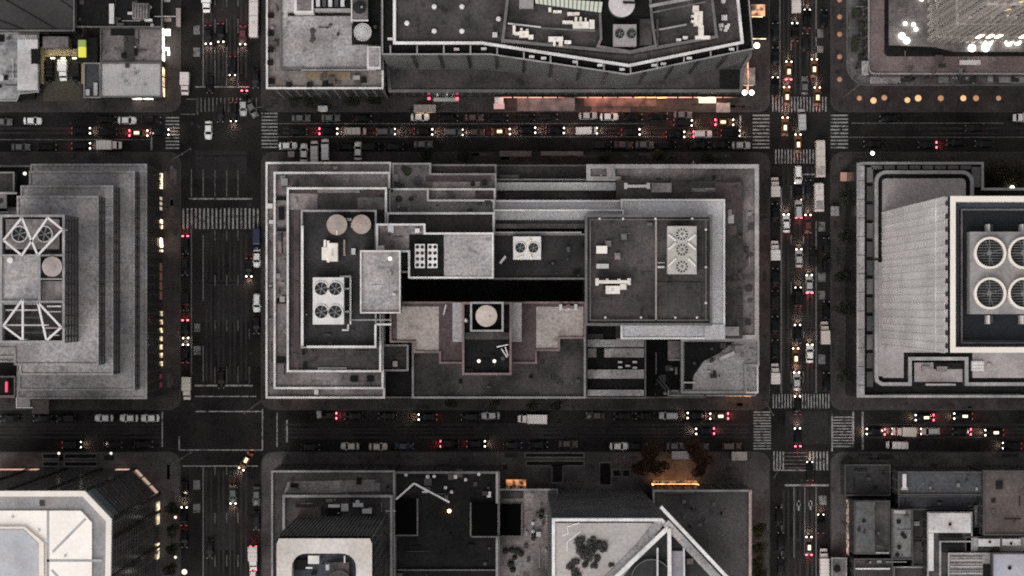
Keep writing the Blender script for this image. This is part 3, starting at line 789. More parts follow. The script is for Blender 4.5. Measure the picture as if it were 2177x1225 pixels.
tier(b7, R(1584, 776, 1612, 836), 9, 0, roof_lt, wall_md, coping_wt, .4, .6)
tier(b7, [(1420, 830), (1612, 830), (1606, 842), (1420, 842)], 6, 0, roof_md, wall_md, coping_gy, .3, .5)
patch(b7, "roof_deck", [(1455, 727), (1560, 727), (1528, 752), (1496, 768), (1474, 800), (1472, 828), (1455, 828)], 11.45, roof_bk, .1)  # dark polygon painted for the diagonal shade on this roof
MB().beam(W(1530, 764, 13), W(1562, 750, 13), .9, .9).build("roof_duct", steel, b7)
slab(b7, "roof_pipe", 1452, 812, 1478, 815, 12.4, .5, steel); slab(b7, "roof_box", 1504, 788, 1511, 792, 12, .6, roof_wt); slab(b7, "roof_box", 1533, 753, 1540, 757, 12, .6, roof_wt)
clutter(b7, 1500, 735, 1600, 770, 11.3, 8, (steel_dk, roof_md), 23, (.3, 1.0)); clutter(b7, 1460, 730, 1540, 800, 11.45, 8, (steel_dk, roof_dk), 24)
shop(b7, 1540, 841, 1597, 841, shop_amber, n=3, z0=1.5, z1=3.5)

# ---- G: right: pale slab tower on a rounded podium
b8 = building("pale_tower", "tall pale tower with cream rimmed roof pit and giant fans, on a rounded taupe podium", "building", 1980, 600)
def rpod(e): return RR(1822 + e, 345 + e * .7, 2300, 846 - e * .7, 10, "ad")
tier(b8, [(1822, 347), (1838, 345), (2091, 345), (2091, 400), (2300, 400), (2300, 845), (1822, 845)], 20, 0, roof_bk, wall_bk, coping_gy, 0.55, 1.3, win_bk)
slab(b8, "ledge", 2066, 355, 2086, 398, 19.6, .8, coping_dk); slab(b8, "ledge", 1876, 838, 2170, 841, 19.7, .6, coping_dk)
slab(b8, "ledge", 1824, 352, 1838, 840, 19.9, .8, roof_lt)
for k in range(12): slab(b8, "glass_panel", 1843, 356 + k * 39.5, 1856, 388 + k * 39.5, 19.2, .4, steel_dk if k % 3 else coping_dk)
for k in range(8): slab(b8, "glass_panel", 1853 + k * 27, 352, 1876 + k * 27, 360, 19.2, .4, coping_dk)
for k in range(12): slab(b8, "ledge_joint", 1824, 384 + k * 39.5, 1838, 385.5 + k * 39.5, 20.0, .3, coping_dk)
pod = RR(1859, 363, 2072, 420, 26, "ab") [:-2] + [(2072, 460), (2300, 460), (2300, 818), (2052, 818), (2052, 769), (1938, 769), (1938, 818)] + RR(1859, 700, 1900, 818, 14, "d")[-8:]
pod = RR(1860, 363, 2070, 460, 24, "ab")[:14] + [(2070, 462), (2300, 462), (2300, 820), (2052, 820), (2052, 766), (1938, 766), (1938, 820), (1874, 820), (1862, 812), (1860, 800)]
tier(b8, pod, 22.5, 18, roof_bk, wall_md, coping_gy, 0.8, 0.9)
pp = inset(PX(pod, 22.5), 1.9)
MB().prism(pp, 20, 22.2).build("podium_deck", roof_taupe, b8)
slab(b8, "podium_deck", 1944, 771, 2046, 812, 21.0, .8, roof_taupe); slab(b8, "podium_deck", 1985, 771, 2046, 785, 21.3, 1, roof_bk); slab(b8, "parapet", 1968, 816, 2032, 820, 22.7, .5, coping_gy)
for k in range(2): slab(b8, "roof_box", 1960 + k * 32, 779, 1978 + k * 36, 790, 21.9, 1.0, roof_md)
slab(b8, "skylight", 2066, 768, 2092, 789, 23.2, 1.2, steel)
for k in range(3): slab(b8, "skylight_bar", 2066, 771 + k * 7, 2092, 773 + k * 7, 23.35, .3, steel_wt)
slab(b8, "roof_box", 2098, 773, 2107, 779, 22.8, .7, roof_beige); slab(b8, "dark_strip", 1858, 549, 1884, 554, 22.6, .5, roof_bk)
slab(b8, "podium_deck", 1863, 558, 1881, 800, 22.35, .2, roof_taupe)
zt8 = 112.0
p8 = PX(R(2020, 417, 2330, 750), zt8)
MB().prism(p8, 20, zt8 - .02, top=False).build("wall", wall_lt, b8)
MB().ring(p8, inset(p8, 1.15), zt8 - 4.5, zt8).build("parapet", coping_cream, b8)
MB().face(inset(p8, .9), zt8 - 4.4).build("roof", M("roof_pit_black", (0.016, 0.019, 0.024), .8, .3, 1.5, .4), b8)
pi8 = PX(R(2043, 444, 2330, 731), zt8 - 3.2)
MB().ring(pi8, inset(pi8, .35), zt8 - 4.4, zt8 - 3.2).build("roof_kerb", coping_dk, b8)
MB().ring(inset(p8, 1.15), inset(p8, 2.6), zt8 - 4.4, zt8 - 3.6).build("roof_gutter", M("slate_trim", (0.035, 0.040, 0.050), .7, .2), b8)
z = zt8 - 4.6
while z > 25:
    MB().ring(inset(p8, -.012), inset(p8, .05), z, z + 2.0).build("window_band", M("spandrel_stone", (.665, .627, .607), .8, .2, .6, .4, .05), b8); z -= 3.9
xw = p8[0][0] if p8[0][0] < p8[1][0] else p8[1][0]
xw = min(q[0] for q in p8); y0w, y1w = min(q[1] for q in p8), max(q[1] for q in p8)
for zz, h_ in ((94, 1.8),): MB().box(xw - .12, xw + .05, y0w, y1w, zz, zz + h_).build("string_course", wall_lt, b8)
for k in range(20):
    yy = y0w + (y1w - y0w) * k / 19
    MB().box(xw - .08, xw + .02, yy - .22, yy + .22, 21, zt8 - 6).build("pier", wall_lt, b8)
for k in range(12):
    yy = y0w + (y1w - y0w) * (k + .5) / 12
    MB().box(xw - .12, xw + .02, yy - .5, yy + .5, zt8 - 5.0, zt8 - 2.0).build("vent_opening", steel_dk, b8)

# ---- H: top centre: podium with the faceted tower
b9 = building("faceted_tower", "dark tower with V shaped white edged front and crowded plant roof above a gravel podium", "building", 1230, 100)
tier(b9, [(815, 60), (1598, 60), (1598, 118), (1580, 150), (1578, 196), (826, 196)], 15, 0, roof_dk, wall_dk, coping_dk, .7, .5, win_dk)
slab(b9, "podium_deck", 1530, 150, 1572, 196, 14.9, .3, roof_bk)
V1 = [(812, -90), (812, 116), (1042, 116), (1335, 159), (1602, 104), (1585, -90)]
V2 = [(836, -90), (836, 94), (1024, 94), (1337, 142), (1581, 92), (1562, -90)]
tier(b9, V1, 50, 14, roof_bk, M("wall_grey_concrete", g(0.105, .04), .9, .4, 1.2, .4, .12, streak=(.6, .6, .03)), coping_gy, .25, 1.4)
p9 = PX(V1, 50)
for k in range(28):
    a = V1[1]; t = k / 27
    X = 830 + (1596 - 830) * t
    Y = 116 if X < 1042 else (116 + (X - 1042) / 293 * 43 if X < 1335 else 159 - (X - 1335) / 267 * 55)
    x, y, _ = W(X, Y, 50)
    if k % 2 == 0:
        MB().beam(W(X, Y, 50.02), W(X, Y - 20, 50.02), .35, .5).build("roof_rib", coping_gy, b9)
    z = 46.0
for k, z in enumerate((46, 42, 38, 34, 30, 26, 22, 18)):
    MB().ring(inset(p9, -.05), inset(p9, .05), z, z + 1.7).build("window_band", M("spandrel_glass", g(.082), .6, .3, 1.0, .5), b9)
tier(b9, V2, 53, 48, roof_dk, wall_bk, coping_wt, .62, 1.2)
for X, Y in ((829, 83), (970, 105), (1028, 104), (1130, 121), (1155, 124), (1222, 132), (1275, 139), (1322, 148), (1390, 139), (1410, 136), (1465, 124), (1555, 105)):
    slab(b9, "roof_box", X - 5, Y - 3, X + 6, Y + 2, 50.2, .9, (steel, steel_wt)[X % 2])
V3 = [(1083, -60), (1066, 88), (1270, 108), (1340, 114), (1526, 80), (1510, -60)]
tier(b9, V3, 57, 52, roof_dk, wall_bk, coping_dk, .6, 1.0)
vents(b9, [(865, 49), (923, 14), (923, 66), (982, 14), (982, 66), (1060, 40), (1104, 36), (1250, 72), (1435, 22), (1538, 2)], 52, .62, steel_wt, .9)
tier(b9, [(1270, -60), (1276, 82), (1268, 100), (1340, 112), (1396, 99), (1388, 40), (1380, -60)], 58, 55, roof_bk, wall_bk, coping_dk, .5, .8)
slab(b9, "roof_panel", 1396, 40, 1400, 100, 58, 1.5, roof_dk); slab(b9, "roof_panel", 1360, 40, 1386, 96, 57.9, .8, roof_dk)
MB().beam(W(1381, 13, 58.5), W(1515, -12, 58.5), .7, .6).build("roof_rail", coping_gy, b9)
MB().beam(W(1386, 27, 58), W(1500, 4, 58), .3, .5).build("roof_rail", coping_dk, b9)
MB().beam(W(1386, 66, 57.4), W(1460, 52, 57.4), .4, .5).build("roof_rail", coping_gy, b9)
MB().beam(W(1080, 50, 57.3), W(1150, 58, 57.3), .35, .4).build("roof_pipe", steel, b9); MB().beam(W(1150, 60, 57.3), W(1265, 66, 57.3), .35, .4).build("roof_pipe", coping_dk, b9)
slab(b9, "roof_box", 1104, -20, 1134, 16, 59.5, 3, roof_taupe)
a0, a1, a2, a3 = W(1136, -6, 59.5), W(1282, 4, 59.5), W(1279, 27, 59.5), W(1138, 7, 59.5)
for k in range(16):       # skylight panes
    f = lambda t, s: tuple(a0[i] * (1 - t) * (1 - s) + a1[i] * t * (1 - s) + a2[i] * t * s + a3[i] * (1 - t) * s for i in range(2))
    for s0 in (0.02, .52):
        t0, t1 = k / 16 + .007, (k + 1) / 16 - .007
        q = [f(t0, s0), f(t1, s0), f(t1, s0 + .46), f(t0, s0 + .46)]
        MB().prism(q[::-1], 58.9, 59.5).build("skylight_pane", E("skylight_glow", (0.92, 0.95, 0.78), 0.32), b9)
MB().prism([f(0, 0), f(0, 1), f(1, 1), f(1, 0)], 56, 58.95).build("skylight_frame", steel_dk, b9)

# ---- I: top, left of the faceted tower: pale roofed building with a terrace
b10 = building("terrace_building", "pale gravel roofed building with white edged terrace and round rooftop fans, on the avenue corner", "building", 690, 100)
tier(b10, R(566, -90, 815, 189), 27, 0, M("roof_pinkish", (0.20, 0.175, 0.165), .95, .5, 1.5, .8, .12, spots=.3), wall_md, coping_wt, .42, .9, win_md)
tier(b10, R(596, -90, 812, 147), 31, 26, roof_lt, wall_md, coping_dk, .3, .5, win_md)
slab(b10, "parapet", 780, 99, 809, 146, 33.5, 2.6, coping_wt); slab(b10, "roof_panel", 784, 103, 806, 142, 33.7, .4, roof_lt)
slab(b10, "roof_strip", 640, 146, 800, 150, 31, .6, coping_gy); patch(b10, "roof_patch", R(650, 152, 745, 170), 26.4, M("terrace_tan", (0.22, .17, .12), .9, .5))
for q in ((574, 32), (574, 70), (573, 133), (576, 172), (613, 180), (657, 180), (690, 178), (772, 170), (700, 176), (574, 105)):
    slab(b10, "planter", q[0] - 5, q[1] - 5, q[0] + 7, q[1] + 6, 27.0, .8, roof_bk)
slab(b10, "roof_box", 625, -30, 666, 28, 35, 4.5, steel_wt); slab(b10, "roof_deck", 631, -30, 662, 23, 35.1, .4, roof_md); slab(b10, "roof_deck", 667, -30, 745, 20, 33.5, 3, roof_bk); slab(b10, "parapet", 667, 18, 745, 24, 34, 3.4, coping_gy)
slab(b10, "dark_strip", 612, 28, 746, 34, 30.9, .35, roof_bk)
for k in range(5): slab(b10, "roof_duct", 672 + 13 * k, -10, 680 + 13 * k, 14, 34.4, 1.2, (steel, steel_dk)[k % 2])
slab(b10, "roof_deck", 748, -30, 808, 95, 31.4, .7, roof_bk); slab(b10, "roof_box", 748, -30, 782, 42, 34.4, 3.4, roof_md)
slab(b10, "parapet", 746, -30, 749, 46, 34.8, 3, steel_wt); slab(b10, "parapet", 748, 42, 783, 45, 34.7, 1, steel_wt)
x, y, _ = W(664, 78, 31)
patch(b10, "roof_stain", [(658, 62), (666, 58), (672, 66), (668, 74), (672, 84), (664, 92), (658, 88), (662, 76)], 30.56, roof_dk, .05)
clutter(b10, 610, 40, 740, 135, 30.5, 6, (roof_md, roof_dk), 31, (.3, .8)); clutter(b10, 752, 50, 800, 92, 31.4, 6, (steel_dk, roof_dk), 32); clutter(b10, 572, 0, 592, 170, 26.1, 8, (roof_md, coping_gy, roof_brown), 33); clutter(b10, 600, 155, 800, 182, 26.1, 8, (roof_brown, coping_gy), 34)

# ---- J: top left corner
b11 = building("seamed_roof_building", "flat dark seamed metal roof cropped by the top left corner", "building", 60, 20)
tier(b11, R(-120, -120, 158, 66), 9, 0, M("roof_dark_metal", g(.036, .04), .7, .3, 1.5, .5, .06), wall_bk, coping_dk, .3, .5, win_bk)
for q in (((10, -2), (120, 62)), ((-60, 20), (60, 66)), ((70, -40), (158, 20))): MB().beam(W(*q[0], 8.6), W(*q[1], 8.6), .3, .1).build("roof_seam", roof_bk, b11)
b12 = building("white_patched_roof_building", "low building with mottled white and grey roof at the left edge, beside the truck yard", "building", 40, 150)
tier(b12, [(-80, 70), (82, 70), (82, 196), (42, 200), (35, 215), (-80, 215)], 5, 0, M("roof_mottled", g(.26), .95, .5, 1.2, 1.0, .22, spots=.6), wall_md, coping_gy, .3, .4, win_md)
slab(b12, "roof_panel", 37, 74, 80, 192, 5.5, .7, roof_wt); slab(b12, "roof_box", 66, 104, 84, 136, 5.6, .2, roof_bk); slab(b12, "roof_panel", 38, 74, 78, 84, 6, .8, roof_lt)
clutter(b12, 0, 80, 34, 200, 4.7, 10, (roof_bk, roof_dk, steel), 41); slab(b12, "roof_deck", 42, 197, 74, 210, 4, 2, roof_bk)
b13 = building("truck_yard_building", "lit yellowish loading yard with low walls, holding one bright truck and two dark vans", "building", 134, 120)
slab(b13, "roof", 91, 78, 145, 101, 7, 7, roof_md)
slab(b13, "wall", 86, 100, 92, 178, 3.2, 3.2, M("yard_wall", (.35, .29, .18), .9, .3)); slab(b13, "wall", 173, 118, 178, 178, 3.2, 3.2, MATS["yard_wall"]); slab(b13, "loading_dock", 94, 104, 172, 121, 1.6, 1.6, MATS["yard_wall"])
slab(b13, "yard_floor", 92, 121, 173, 215, .19, .1, M("yard_floor", (.075, .067, .050), .9, .4))
slab(b13, "lintel", 106, 119, 172, 122, 4.2, .5, roof_bk)
for q in (112, 134, 158): slab(b13, "wall_lamp", q - 4, 122.5, q + 4, 125, 3.9, .3, E("yard_light", (1.0, .86, .50), 14))
b14 = building("sign_tower", "small dark shed carrying a bright yellow and green sign beside the truck yard", "building", 172, 105)
slab(b14, "wall", 164, 80, 206, 132, 6, 6, wall_dk); slab(b14, "roof", 164, 80, 206, 132, 6.3, .29, roof_bk)
slab(b14, "sign", 166, 100, 181, 121, 8.2, 1.6, E("sign_yellow", (0.86, .80, .05), .5)); slab(b14, "sign", 166, 85, 181, 99, 8.2, 1.6, E("sign_green", (.30, .42, .04), .4))
b15 = building("bright_roof_building", "corner building with white lower roof, grey upper roof and lit shops on the avenue side", "building", 280, 130)
tier(b15, R(213, 60, 344, 132), 5, 0, roof_md, wall_dk, coping_dk, .3, .5, win_dk)
tier(b15, R(213, 133, 343, 207), 5.5, 0, roof_wt, wall_dk, coping_dk, .3, .4, win_dk)
tier(b15, R(178, 134, 213, 208), 4.6, 0, roof_blue, wall_dk, coping_gy, .25, .5)
slab(b15, "roof_box", 199, 176, 207, 203, 5.2, 1, roof_wt); slab(b15, "roof_box", 182, 190, 190, 203, 5.0, .8, steel); slab(b15, "roof_box", 266, 135, 274, 144, 5.8, .6, roof_dk)
slab(b15, "roof_deck", 235, 62, 285, 75, 5.3, .8, roof_bk); slab(b15, "roof_deck", 264, 76, 285, 130, 5.2, .7, roof_dk); clutter(b15, 262, 80, 300, 126, 4.6, 8, (steel, steel_dk, roof_bk), 43); clutter(b15, 220, 140, 335, 200, 5.1, 4, (roof_lt, coping_gy), 44, (.3, .7))
shop(b15, 350.3, 64, 350.3, 134, shop_white, n=4, z1=4.4); shop(b15, 350.3, 146, 350.3, 210, shop_warm, n=3); shop(b15, 283, 211.6, 330, 211.6, shop_white, n=2, z1=2.6)
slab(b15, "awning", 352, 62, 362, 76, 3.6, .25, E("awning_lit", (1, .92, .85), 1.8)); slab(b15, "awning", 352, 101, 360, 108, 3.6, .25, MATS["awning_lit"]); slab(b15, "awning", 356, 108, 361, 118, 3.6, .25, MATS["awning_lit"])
b16 = building("dark_rooftop_block", "dark cluttered roofs with grey ribbed box beside the corner avenue pavement", "building", 270, 30)
tier(b16, R(160, -90, 345, 58), 7, 0, roof_bk, wall_dk, coping_dk, .3, .6, win_dk)
slab(b16, "roof_box", 281, 7, 315, 40, 9.6, 3, roof_md); slab(b16, "roof_box", 232, 8, 242, 50, 8, 1.4, steel); slab(b16, "roof_box", 307, 40, 323, 45, 8.5, 1.6, steel_wt)
for k in range(6): slab(b16, "roof_rib", 283 + k * 6, 9, 285 + k * 6, 38, 9.8, .3, roof_dk)
clutter(b16, 165, -10, 340, 55, 6.4, 16, (steel, steel_dk, roof_dk, coping_gy), 46)
slab(b16, "awning", 344, 38, 364, 46, 4, .3, tank_wood); slab(b16, "awning", 342, -10, 362, 4, 4, .3, steel)

# ---- K: top right: stone tower above a floodlit terrace
b17 = building("stone_tower", "tall limestone tower with fluted floodlit face, cropped by the top right corner", "building", 2080, 40)
tier(b17, RR(1800, -90, 2400, 182, 44, "d"), .9, 0, M("plaza_paving", g(.10, .06), .9, .6, 1.2, 1.0, .2, spots=.5, joints=(2.2, .7)), wall_md, coping_dk, .3, .2)
tier(b17, RR(1846, -90, 2400, 158, 14, "d"), 9, .5, M("roof_reddish", (.17, .13, .128), .95, .4, 1.4, .6, .15), wall_md, coping_gy, .35, .5, win_md)
tier(b17, RR(1880, -90, 2400, 120, 10, "d"), 8.6, 7, roof_bk, wall_dk, None)
patch(b17, "roof_deck", [(1890, -90), (1890, 96), (1990, 100), (2030, 110), (2400, 110), (2400, -90)], 9.6, M("roof_lit_grey", g(.14, .1), .95, .5, 1.3, .8, .2), 1.2)
for k, q in enumerate(((1812, 20, 1830, 36), (1826, 48, 1842, 66), (1826, 115, 1840, 130), (1915, 165, 1938, 174), (2150, 160, 2166, 174), (1810, 80, 1822, 110), (2060, 160, 2075, 176))): slab(b17, "planter", *q, 1.6, .9, leaf_dk)
for q in ((1850, 160, 1915, 178), (1995, 158, 2016, 176), (2040, 128, 2085, 138), (2124, 160, 2180, 176), (1832, 130, 1846, 160)): slab(b17, "paving_panel", *q, 1.3 if q[1] > 150 else 9.8, .4, roof_lt if q[0] != 2040 else roof_wt)
clutter(b17, 1805, 0, 1840, 170, .85, 16, (roof_dk, coping_gy, roof_bk, leaf_dk), 51); clutter(b17, 1860, 160, 2170, 178, .85, 16, (roof_dk, coping_gy, roof_bk, roof_lt), 52); clutter(b17, 1850, 125, 2170, 155, 8.6, 12, (roof_brown, coping_dk, leaf_dk), 53)
zt17 = 140.0
def base(px_, py_): return W(px_, py_, 9)[:2]
tw = [base(1975, 88), base(2500, 88), base(2500, -400), base(1930, -400), base(1930, -10), base(1962, -10), base(1962, 30), base(1975, 30)]
tp = PX([(1975, 88), (2500, 88), (2500, -400), (1938, -400), (1938, -6), (1975, -6)], 9)
MB().prism(tp, 8, zt17, top=True).build("wall", wall_cream, b17)
z = 14.0
while z < zt17 - 4:
    MB().ring(inset(tp, -.06), inset(tp, .05), z, z + 2.1).build("window_band", win_cr, b17); z += 3.9
cx, cy = base(1975, 88)
for k in range(30):
    xx = cx + .4 + k * 1.75
    MB().box(xx - .4, xx + .4, cy - .5, cy + .05, 8, zt17 - 6 if k % 3 else 60).build("pier", wall_cream, b17)
for k in range(6):
    yy = cy + .4 + k * 1.9
    MB().box(cx - .5, cx + .05, yy - .4, yy + .4, 8, zt17 - 6).build("pier", wall_cream, b17)
for zz in (22, 48, 84, 120): MB().ring(inset(tp, -.6), inset(tp, .05), zz, zz + 1.0).build("cornice", wall_cream, b17)
vents(b17, [(1918, 76), (1928, 86)], 10, .85, lamp_w, 1.0, "flood_lamp")
vents(b17, [(1960, -2), (1925, 50), (1943, 52), (1948, 62)], 9.5, .5, lamp_w, 1.0, "flood_lamp")
for q in ((2067, 102), (2098, 96), (2102, 90), (2145, 90), (2164, 88), (2096, 102)): vents(b17, [q], 9.7, .95, lamp_w, 1.0, "flood_lamp")
for q in ((2078, 76), (2100, 77), (2118, 76), (2170, 56)):
    x, y, _ = W(q[0], q[1] + 6, 22)
    MB().box(x - .5, x + .5, cy - .75, cy - .5, 22, 28).build("facade_lamp", E("facade_glow", (1.0, .78, .62), 2.2), b17)

# ---- L: bottom left: chamfered white roofed tower
b18 = building("chamfered_white_tower", "chamfered dark glass tower under a broad cream roof, cropped by the bottom left corner", "building", 100, 1150)
zt18 = 72.0
CH = [(-150, 1045), (180, 1045), (236, 1104), (232, 1400), (-150, 1400)]
p18 = PX(CH, zt18)
w18 = M("wall_glass_grey", g(.11, .04), .8, .5, .8, .9, .15, spec=.3, streak=(.7, .7, .03))
MB().prism(p18, 0, zt18 - .02, top=False).build("wall", w18, b18)
MB().ring(inset(p18, -.1), inset(p18, 1.15), zt18 - 1.2, zt18).build("parapet", coping_cream, b18)
MB().face(inset(p18, .6), zt18 - 1.1).build("roof", M("roof_silver", g(.27, .02), .9, .25, 1.4, .5, .15, spots=.2), b18)
MB().prism(PX([(-150, 1086), (172, 1086), (195, 1111), (195, 1400), (-150, 1400)], zt18 - .4), zt18 - 1.1, zt18 - .4).build("roof_deck", roof_cream, b18)
MB().prism(PX([(-150, 1120), (52, 1120), (93, 1154), (93, 1400), (-150, 1400)], zt18 + .6), zt18 - .5, zt18 + .6).build("penthouse_rim", coping_cream, b18)
MB().prism(PX([(-150, 1126), (49, 1126), (81, 1156), (81, 1400), (-150, 1400)], zt18 + .8), zt18 + .5, zt18 + .8).build("penthouse_roof", M("roof_bluegrey", (.42, .42, .44), .9, .15, 1.4, .3, .2), b18)
seam = M("roof_seam_grey", g(.42), .8, .2)
for q in (((102, 1086), (102, 1240)), ((182, 1103), (112, 1174)), ((95, 1192), (216, 1192)), ((110, 1212), (130, 1235)), ((88, 1156), (88, 1240))): MB().beam(W(*q[0], zt18 - .34), W(*q[1], zt18 - .34), .55, .06).build("roof_seam", seam, b18)
slab(b18, "roof_box", 84, 1064, 95, 1076, zt18 - .9, .2, roof_dk); vents(b18, [(10, 1164), (26, 1100), (138, 1183), (82, 1128)], zt18 - .4, .3, steel, .5)
slab(b18, "roof_panel", 95, 1156, 99, 1260, zt18 - .2, .2, coping_cream)
z = 4.0
while z < zt18 - 3:
    MB().ring(inset(p18, -.06), inset(p18, .05), z, z + 2.6).build("window_band", WIN("window_ribbon_slate", g(.085), glass=g(.05, .05), bay=3.0, pier=.3, lit=2.0), b18); z += 3.8
for i, (a, b_, n) in enumerate(((p18[0], p18[1], 0), (p18[1], p18[2], 0), (p18[2], p18[3], 0), (p18[3], p18[4], 0))):
    L_ = math.dist(a, b_)
    if L_ > 5:
        for k in range(int(L_ / 9) + 1):
            t = min(1, k * 9 / L_)
            x, y = a[0] + (b_[0] - a[0]) * t, a[1] + (b_[1] - a[1]) * t
            MB().box(x - .4, x + .4, y - .4, y + .4, .2, zt18 - 1).build("pier", wall_bk, b18)
ch0, ch1 = W(183, 1049, zt18 - 6), W(238, 1106, zt18 - 6)
MB().beam((W(184.5, 1046.5, zt18)[0], W(184.5, 1046.5, zt18)[1], zt18 - 1.3), (W(236.5, 1101, zt18)[0], W(236.5, 1101, zt18)[1], zt18 - 1.3), .7, 7).build("sky_reflection_panel", M("sky_reflection_tint", (.12, .14, .15), .3, .2), b18)  # sky reflected in the chamfer glass, put in as a bluish panel
for (x0, y0, x1, y1), m_, n in (((182, 1044, 237, 1103), E("shop_peach", (1.0, .72, .58), .3), 3), ((238, 1122, 237, 1180), MATS["shop_light_faint"], 2), ((237, 1222, 236.5, 1262), MATS["shop_light_faint"], 2), ((135, 1044.4, 168, 1044.4), E("shop_rose", (1.0, .6, .52), .5), 2), ((-150, 1044.4, -50, 1044.4), E("shop_salmon", (1.0, .55, .42), .5), 6)):
    k = (H - zt18) / H
    shop(b18, NX + (x0 - NX) * k, NY + (y0 - NY) * k, NX + (x1 - NX) * k, NY + (y1 - NY) * k, m_, n=n)

# ---- M: bottom: white roofed tower with rounded roof opening
b19 = building("rounded_opening_tower", "tower with cream roof cut by a rounded plant opening, above grey edged setbacks", "building", 690, 1120)
tier(b19, R(577, 1001, 839, 1400), 24, 0, roof_dk, wall_dk, coping_gy, .4, .8, win_dk)
tier(b19, R(601, 1053, 834, 1400), 30, 23, roof_dk, wall_dk, coping_gy, .55, .9, win_dk)
patch(b19, "roof_patch", [(604, 1050), (612, 1024), (808, 1020), (808, 1044), (604, 1052)], 23.3, roof_md)
for q, m_ in (((626, 1079, 682, 1104), roof_brown), ((698, 1073, 722, 1079), steel_wt), ((694, 1082, 722, 1100), roof_bk), ((750, 1070, 772, 1078), steel), ((756, 1064, 764, 1072), steel), ((770, 1082, 790, 1092), steel)):
    slab(b19, "roof_box", *q, 30 + (q[0] % 7) * .2, 1.2, m_)
zt19 = 82.0
p19 = PX(R(588, 1145, 791, 1400), zt19)
MB().prism(p19, 23, zt19 - .05, top=False).build("wall", M("wall_ribbed_grey", g(.07), .7, .3, 1.0, .4, .12, streak=(.9, .9, .03)), b19)
hole = PX(RR(620, 1177, 757, 1420, 30, "ab"), zt19)
# cream roof slab with the rounded opening: outer ring between two outlines of equal count
hp = PX(RR(620, 1177, 757, 1380, 30, "abcd", 6), zt19)
def proj_out(q, P):
    x0, x1 = min(a[0] for a in P), max(a[0] for a in P); y0, y1 = min(a[1] for a in P), max(a[1] for a in P)
    cx_, cy_ = (min(a[0] for a in q) + max(a[0] for a in q)) / 2, (min(a[1] for a in q) + max(a[1] for a in q)) / 2
    hx, hy = (max(a[0] for a in q) - min(a[0] for a in q)) / 2, (max(a[1] for a in q) - min(a[1] for a in q)) / 2
    out = []
    for a in q:
        u, v = (a[0] - cx_) / hx, (a[1] - cy_) / hy
        m_ = max(abs(u), abs(v)); u, v = u / m_, v / m_
        out.append((x0 + (u + 1) / 2 * (x1 - x0), y0 + (v + 1) / 2 * (y1 - y0)))
    return out
MB().ring(proj_out(hp, p19), hp, zt19 - 5, zt19).build("roof", M("roof_bone", (.53, .485, .45), .9, .22, 1.4, .35, .12), b19)
MB().face(inset(hp, -.3), zt19 - 4.6).build("plant_floor", M("roof_plant_grey", (.05, .055, .065), .8, .4, 1.3, .6), b19)
slab(b19, "roof_box", 655, 1182, 678, 1199, zt19 - 1.5, 3, steel_wt); slab(b19, "roof_box", 700, 1196, 742, 1260, zt19 - 2.2, 2.4, roof_dk); slab(b19, "roof_box", 626, 1190, 652, 1212, zt19 - 2.8, 1.8, roof_bk)
slab(b19, "roof_pipe", 650, 1206, 664, 1209, zt19 - 1.6, .5, steel_wt); slab(b19, "roof_pipe", 731, 1182, 734, 1197, zt19 - 1.6, .4, steel)
x, y, _ = W(722, 1236, zt19 - 3); MB().lathe(x, y, [(2.6, zt19 - 4.6), (2.6, zt19 - 1.6), (2.2, zt19 - 1.6), (2.2, zt19 - 3)], 24).build("fan_shroud", steel_dk, b19)
clutter(b19, 630, 1185, 750, 1225, zt19 - 4.6, 8, (steel, steel_dk, roof_bk), 71); clutter(b19, 610, 1012, 830, 1045, 23.2, 6, (roof_bk, steel_dk), 72); clutter(b19, 620, 1062, 825, 1100, 29.2, 14, (steel, steel_dk, roof_bk, roof_md), 73)
z = 30.0
while z < zt19 - 4:
    MB().ring(inset(p19, -.06), inset(p19, .05), z, z + 2.2).build("window_band", win_dk, b19); z += 4.0
x0_, x1_ = min(a[0] for a in p19), max(a[0] for a in p19); yt = max(a[1] for a in p19)
for k in range(26): 
    xx = x0_ + (x1_ - x0_) * k / 25
    MB().box(xx - .16, xx + .16, yt - .02, yt + .3, 24, zt19 - 5).build("pier", M("pier_grey", g(.11), .7, .2), b19)

# ---- N: bottom: black roofed building
b20 = building("black_roof_building", "black roofed building with two deep pits and a pale chevron rail", "building", 950, 1110)
tier(b20, R(838, 1003, 1062, 1400), 23, 0, roof_bk, wall_bk, coping_dk, .5, .8, win_bk)
slab(b20, "parapet", 1054, 1003, 1059, 1240, 23.4, .5, coping_gy)
for q in (((842, 1062), (880, 1028)), ((880, 1028), (955, 1068))): MB().beam(W(*q[0], 26), W(*q[1], 26), .42, .5).build("roof_rail", coping_wt, b20)
pit = M("pit_shade_black", g(.003), .95, 0, 1, 0, spec=0.02)
for q in ((838, 1062, 886, 1137), (1002, 1071, 1058, 1140)):
    slab(b20, "pit_shade_slab", *q, 23.6, 1.2, pit)  # flat black slab; the pit's shade is put into its colour
    slab(b20, "pit_slab_kerb", q[0], q[3], q[2] + 3, q[3] + 3, 23.7, 1.2, coping_dk); slab(b20, "pit_slab_kerb", q[2] if q[0] < 900 else q[0] - 3, q[1] - 2, q[2] + 3 if q[0] < 900 else q[0], q[3], 23.72, 1.2, coping_dk)
slab(b20, "roof_seam", 845, 1211, 1056, 1213.5, 23.0, .6, coping_dk)
vents(b20, [(955, 1087)], 22.6, .45, lamp_o, 1.4, "roof_lamp")
vents(b20, [(863, 1010), (923, 1013), (947, 1037), (960, 1046), (990, 1020), (1018, 1008)], 22.3, .45, steel, .8)
